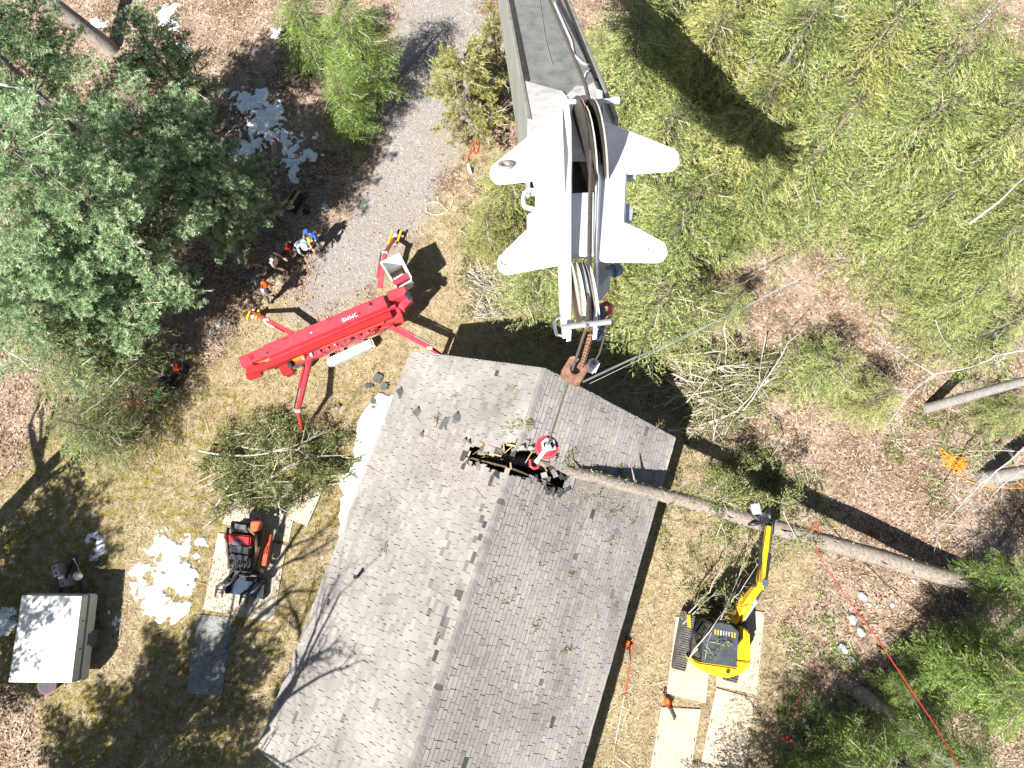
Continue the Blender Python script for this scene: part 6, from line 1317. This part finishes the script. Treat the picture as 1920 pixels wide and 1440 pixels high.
for (x, y, z, r_, lb) in ((1615, 1118, .1, .24, 'pale grey rock right of the red rope, largest of its cluster'), (1628, 1133, .05, .12, 'small white rock touching the large pale grey rock'), (1643, 1137, .05, .10, 'white pebble-sized rock right of the red rope'), (1672, 1134, .06, .13, 'rounded white rock farthest right of the red rope'), (1713, 1090, .05, .12, 'white rock just below the long log'), (1597, 1160, .12, .26, 'bluish rock at the edge of the deep shade left of the red rope'), (1612, 1185, .1, .24, 'rough rock half in the shade under the red rope'), (1580, 1215, .1, .28, 'grey rock deep in the shade left of the red rope'), (1596, 1237, .08, .18, 'grey rock beside the mossy tuft in the shade'), (1586, 524, .06, .17, 'flat pale rock on the brown leaves of the clearing'), (412, 608, .08, .2, 'flat grey stone in the shade above the spider lift'), (398, 622, .05, .22, 'wide flat stone left of the other one above the spider lift'), (356, 655, .1, .2, 'dark wet stone above the backpack blower'), (323, 665, .07, .18, 'pale stone left of the dark one above the tool heap'), (1628, 903, .05, .09, 'white chip of wood on the leaves below the brush')):
    r_ *= .72; p = ga(x, y, z*.4); t = thing('rock', lb, 'rock', p, 'rocks lying about'); rn = random.Random(int(x+y)); m_ = MB(); m_.ball(p, (r_, r_*rn.uniform(.6, .9), r_*rn.uniform(.4, .6)), 12, 8, R=Matrix.Rotation(rn.uniform(0, 3), 3, 'Z'))
    m_.v = [tuple(p+(Vector(v)-p)*(1+.22*(rn.random()-.5)+.15*math.sin(v[0]*17+v[1]*13))) for v in m_.v]; o = m_.build('stone', ROCKM, t)
    for f in o.data.polygons: f.use_smooth = False
# dark bench, kettle and box in the shade
p = ga(556, 384); t = thing('wooden_bench', 'dark crate with a pale plank across it at the edge of the pines', 'crate', p); a_ = 1.1
MB().box(p+Vector((-.02, 0, .22)), (.75, .42, .40), a_).build('crate', M('black_crate', (.02, .022, .028), .6), t, .02); MB().box(p+Vector((.05, .03, .45)), (.78, .11, .03), a_).build('plank', WOOD, t, .005); MB().box(p+Vector((-.17, .1, .45)), (.78, .03, .03), a_).build('edge_strip', WOOD, t)
p = ga(576, 398, .0); t = thing('bucket', 'small shiny black kettle on the leaves beside the dark crate', 'kettle', p); MB().tube([p, p+Vector((0, 0, .14)), p+Vector((0, 0, .2))], [.12, .14, .05], 14).build('body', M('gloss_black', (.01, .011, .013), .12), t); MB().tube([p+Vector((.1, 0, .15)), p+Vector((.0, .05, .3)), p+Vector((-.1, 0, .15))], .012, 6).build('handle', STEEL, t)
p = ga(611, 389, .06); t = thing('tool_box', 'flat blue-grey box on the leaves right of the kettle', 'box', p); MB().box(p, (.34, .19, .12), -.75).build('case', M('blue_grey', (.26, .34, .38), .5), t, .012); MB().box(p+Vector((0, 0, .063)), (.30, .15, .008), -.75).build('lid', M('blue_grey_lid', (.30, .39, .44), .5), t)
# shingle scraps on the lawn and roof, sprigs on the roof
SCR = M('scrap_shingle', (.085, .095, .09), .9, var=.3, bump=.4)
for (x, y, s_, lb, rf_) in ((712, 713, .42, 'largest dark shingle scrap on the lawn left of the roof corner', 0), (722, 728, .32, 'dark shingle scrap touching the largest one on the lawn', 0), (690, 726, .26, 'curled dark shingle scrap farthest left on the lawn', 0), (704, 752, .36, 'dark shingle scrap on the snow by the left eave', 0), (630, 765, .16, 'single small square scrap on the straw-coloured lawn', 0), (753, 738, .30, 'shingle scrap lying on the roof edge at the upper left', 1), (785, 772, .30, 'curled shingle scrap on the upper left roof', 1), (838, 793, .34, 'greenish shingle scrap beside the leafy sprig on the roof', 1), (858, 788, .36, 'pair-sized dark shingle scrap right of the leafy sprig', 1), (795, 813, .14, 'tiny dark scrap in the middle of the left roof slope', 1)):
    P0 = (roof_z(x, y)+Vector((0, 0, .05))) if rf_ else ga(x, y, .08); t = thing('shingle_scrap', lb, 'shingle scrap', P0, 'torn shingle scraps'); rn = random.Random(x*y)
    for k in range(2):
        q = P0+Vector((rn.uniform(-.1, .1), rn.uniform(-.1, .1), .02*k)); RR = Matrix.Rotation(rn.uniform(0, 6), 3, 'Z') @ Matrix.Rotation(rn.uniform(-.25, .25)+(math.radians(-30) if rf_ else 0)*0, 3, 'X'); MB().box(q, (s_*rn.uniform(.7, 1), s_*rn.uniform(.5, .8), .012), R=RR).build('piece', SCR, t)
SPRIG = Mtint('fresh_sprig', [(0, (.07, .09, .02)), (.5, (.17, .19, .06)), (1, (.30, .29, .12))], .6, .25)
def sprig(x, y, size, n, label, ang=None, twig=True):
    P0 = roof_z(x, y)+Vector((0, 0, .06)); t = thing('sprig', label, 'sprig', P0, 'torn twigs and sprigs on the roof'); rn = random.Random(int(x*3+y)); a_ = math.radians(ang) if ang is not None else rn.uniform(0, 6.28)
    d = Vector((math.cos(a_), math.sin(a_), 0)); pl = lambda q: (lambda z: Vector((q.x, q.y, z)))(roof_surf(q.x, q.y)+.03)
    if twig:
        tm = MB(); tm.tube([pl(P0-d*size*.5), pl(P0+Vector((rn.uniform(-.06, .06), rn.uniform(-.06, .06), 0))), pl(P0+d*size*.5)], [.016, .012, .005], 5)
        for k in range(4): q = P0+d*size*rn.uniform(-.3, .4); e = d+Vector((rn.gauss(0, .8), rn.gauss(0, .8), 0)); tm.tube([pl(q), pl(q+e.normalized()*size*rn.uniform(.2, .4))], [.008, .003], 4)
        tm.build('twig', TWIGB, t)
    if n:
        P = np.array([tuple(pl(P0+d*size*rn.uniform(-.45, .5)+Vector((rn.gauss(0, size*.16), rn.gauss(0, size*.16), 0)))) for _ in range(n)]); P[:, 2] += RNG.random(n)*.06; D = unit(np.array(d)[None]+RNG.normal(0, .7, (n, 3))*np.array([1, 1, .3]))
        V, F = leaf_quads(P, D, .10*RNG.uniform(.6, 1.4, n), .034*RNG.uniform(.7, 1.3, n)); np_mesh('needles', V, F, SPRIG, t, {'tint': np.repeat(RNG.random(n), 4)})['kind'] = 'stuff'
def roof_surf(x, y):
    v = Vector((x, y, 0))-Vector((ctr.x, ctr.y, 0)); return RIDGE-abs(v.dot(gd))/HW*(RIDGE-EAVE)
for a_ in ((820, 790, .45, 70, 'dense green sprig left of the shingle scraps on the roof', 80), (965, 798, .8, 130, 'broad green sprig just above the roof hole', 10), (958, 730, .35, 40, 'small sprig near the ridge at the gable end', 0), (988, 795, .4, 60, 'dark green sprig above the hook ball', 40), (1068, 862, .55, 90, 'upright fresh sprig right of the hook ball', 70), (1166, 886, .3, 60, 'bright sprig in the trunk shadow on the right slope', 90), (851, 745, .2, 14, 'tiny sprig on the upper left slope', None), (722, 1030, .35, 18, 'wispy sprig high on the left slope above the vent pipe', 100), (1005, 1175, .45, 40, 'forked sprig in the middle of the right slope', 60), (1072, 1075, .18, 22, 'small green tuft on the right slope', None), (952, 1125, .5, 10, 'thin sprig right of the ridge', 25), (1060, 1220, .35, 30, 'sprig low on the right slope', 10), (1145, 1010, .5, 25, 'sprig near the right eave', None), (900, 925, .5, 6, 'long thin twig below the roof hole', -50), (985, 960, .6, 16, 'twig tangle below the trunk on the right slope', 120), (1150, 960, .7, 30, 'wispy litter along the trunk near the right eave', 20), (1110, 930, .6, 22, 'torn bark and needles beside the trunk on the roof', 15), (1190, 975, .5, 24, 'scattered needles at the right eave below the trunk', 40), (1100, 1180, .6, 0, 'bare grey twig low on the right slope', 50), (1120, 1150, .5, 0, 'bent bare twig near the right eave', -80), (930, 1090, .5, 0, 'bare twig just right of the ridge', 35), (830, 1190, .4, 0, 'short bare twig beside the ridge', 20), (780, 780, .7, 0, 'crooked bare twig on the upper left slope', -55), (700, 880, .6, 0, 'crooked bare twig at the left eave', -30), (735, 940, .7, 0, 'long bare twig low on the left slope', -70), (1085, 1370, .4, 0, 'bare twig at the bottom of the right slope', -50), (1015, 1060, .25, 12, 'leafy fleck high on the right slope', None), (1090, 985, .4, 12, 'needle litter below the trunk', 60), (1130, 770, .3, 12, 'green fleck near the gable edge', None), (1235, 800, .5, 14, 'needle litter at the right gable corner', 50)): sprig(*a_)
P0 = at(932, 858, 5.15); t = thing('sprig', 'pale green sprig lying inside the roof hole on the trunk top', 'sprig', P0, 'torn twigs and sprigs on the roof')
P = np.array([tuple(P0+Vector((random.gauss(0, .22), random.gauss(0, .10), random.gauss(0, .05)))) for _ in range(110)]); V, F = leaf_quads(P, unit(RNG.normal(0, 1, (110, 3))*np.array([1, 1, .4])), .12*RNG.uniform(.6, 1.4, 110), .035*RNG.uniform(.7, 1.3, 110)); np_mesh('needles', V, F, SPRIG, t, {'tint': np.repeat(RNG.random(110), 4)})['kind'] = 'stuff'
MB().tube([P0+Vector((-.3, .02, -.05)), P0, P0+Vector((.3, -.05, -.03))], [.015, .012, .006], 5).build('twig', TWIGB, t)
# dead pole and pale branches on the right
def pole(label, pts, r, mat, name='dead_pole', cat='branch', twigs=0, grp=None):
    P = [at(x, y, z) for x, y, z in pts]; t = thing(name, label, cat, P[0], grp); f = []; r *= .8
    for i in range(len(P)-1):
        for k in range(3): f.append(P[i].lerp(P[i+1], k/3)+Vector((random.gauss(0, .02), random.gauss(0, .02), random.gauss(0, .02))))
    f.append(P[-1]); MB().tube(f, [r*(1-.7*i/(len(f)-1)) for i in range(len(f))], 8).build('stem', mat, t)
    if twigs:
        m_ = MB()
        for _ in range(twigs):
            i = random.randrange(1, len(f)-1); d = (f[i+1]-f[i]).normalized(); e = (d+Vector((random.gauss(0, .7), random.gauss(0, .7), random.uniform(-.1, .4)))).normalized(); L_ = random.uniform(.3, 1.0); mid = f[i]+e*L_*.5; m_.tube([f[i], mid+Vector((0, 0, .04)), f[i]+e*L_], [r*.4, r*.25, r*.08], 5)
            for _2 in range(2): e2 = (e+Vector((random.gauss(0, .6), random.gauss(0, .6), .1))).normalized(); m_.tube([mid, mid+e2*L_*.45], [r*.22, r*.06], 4)
        m_.build('twigs', mat, t)['kind'] = 'stuff'
    return t
PALE = M('pale_branch', (.33, .32, .30), .8, var=.2, sc=9, bump=.3)
GPB = 'pale bare branches in the right half'
pole('straight dead white pole leaning across the hemlocks at the right edge', [(1818, 421, 6.2), (1870, 380, 6.8), (1925, 330, 7.4)], .055, PALE)
pole('long pale branch arching above the pale trunk at the right edge', [(1925, 655, 3.4), (1870, 665, 3.3), (1820, 688, 3.1), (1752, 702, 2.9), (1715, 730, 2.6), (1660, 800, 2.1)], .045, PALE, twigs=12, grp=GPB)
pole('forked pale branch left of the pale trunk', [(1752, 702, 2.9), (1700, 670, 2.9), (1640, 630, 2.8)], .03, PALE, twigs=5, grp=GPB)
pole('low pale branch running left under the fork', [(1715, 730, 2.5), (1680, 728, 2.4), (1640, 720, 2.2)], .025, PALE, twigs=5, grp=GPB)
pole('thin pale branch curving down the clearing edge', [(1752, 600, 2.5), (1770, 640, 2.6), (1800, 672, 2.9)], .022, PALE, twigs=3, grp=GPB)
pole('pale branch crossing above the orange rope', [(1925, 835, 3.0), (1880, 875, 2.8), (1840, 905, 2.5), (1800, 950, 2.0), (1740, 1010, 1.5)], .04, PALE, twigs=12, grp=GPB)
pole('thin pale branch over the orange rope heap', [(1925, 845, 2.8), (1870, 842, 2.6), (1815, 847, 2.4), (1785, 852, 2.2)], .02, PALE, twigs=3, grp=GPB)
pole('pale branch hanging from the right edge beside the grey trunk', [(1925, 880, 2.4), (1890, 900, 2.2), (1860, 930, 1.8), (1840, 960, 1.4)], .025, PALE, twigs=6, grp=GPB)
pole('leaning grey sapling crossing the brush pile', [(1395, 770, .6), (1440, 705, 1.2), (1478, 645, 1.8), (1510, 615, 2.2)], .035, PALE, twigs=6, grp=GPB)
pole('dead branch in the hemlocks at the top right', [(1880, -10, 7.6), (1850, 30, 7.4), (1835, 45, 7.2), (1810, 60, 7.0)], .05, PALE, twigs=8, grp=GPB)
pole('grey dead branch lying on the pines at the left edge', [(-10, 155, 9.8), (55, 168, 9.6), (110, 205, 9.0), (160, 245, 8.2)], .05, PALE, twigs=14, grp='pale dead limbs in the left pines')
pole('pale bare limb low in the hemlock at the left lawn edge', [(0, 645, 4.6), (60, 690, 4.2), (140, 712, 3.6), (190, 740, 3.0)], .04, PALE, twigs=10, grp='pale dead limbs in the left pines')
CABM = M('grey_cable', (.16, .16, .15), .6, var=.2)
for (a_, b_, r_, lb) in (((1093, 716, 5.4), (1620, 470, 6.2), .016, 'thick grey service cable running from the gable over the clearing'), ((1106, 719, 5.2), (1500, 522, 6.0), .009, 'thin pale service cable running beside the thick one'), ((1330, 560, 5.0), (1490, 478, 5.4), .007, 'thin dark line slanting over the upper part of the clearing')):
    A, B = at(*a_), at(*b_); t = thing('service_cable', lb, 'cable', A, 'service cables from the house'); MB().tube([A.lerp(B, k/10)+Vector((0, 0, -.5*4*(k/10)*(1-k/10)*.4)) for k in range(11)], r_, 6).build('cable', CABM if r_ != .009 else PALE, t)
A, B = at(1093, 716, 5.4), at(1195, 668, 5.5); t = thing('cable_conduit', 'grey conduit arm at the gable carrying the service cable', 'conduit', A, None); MB().tube([A, B], .035, 8).build('pipe', M('conduit', (.12, .125, .12), .5), t)
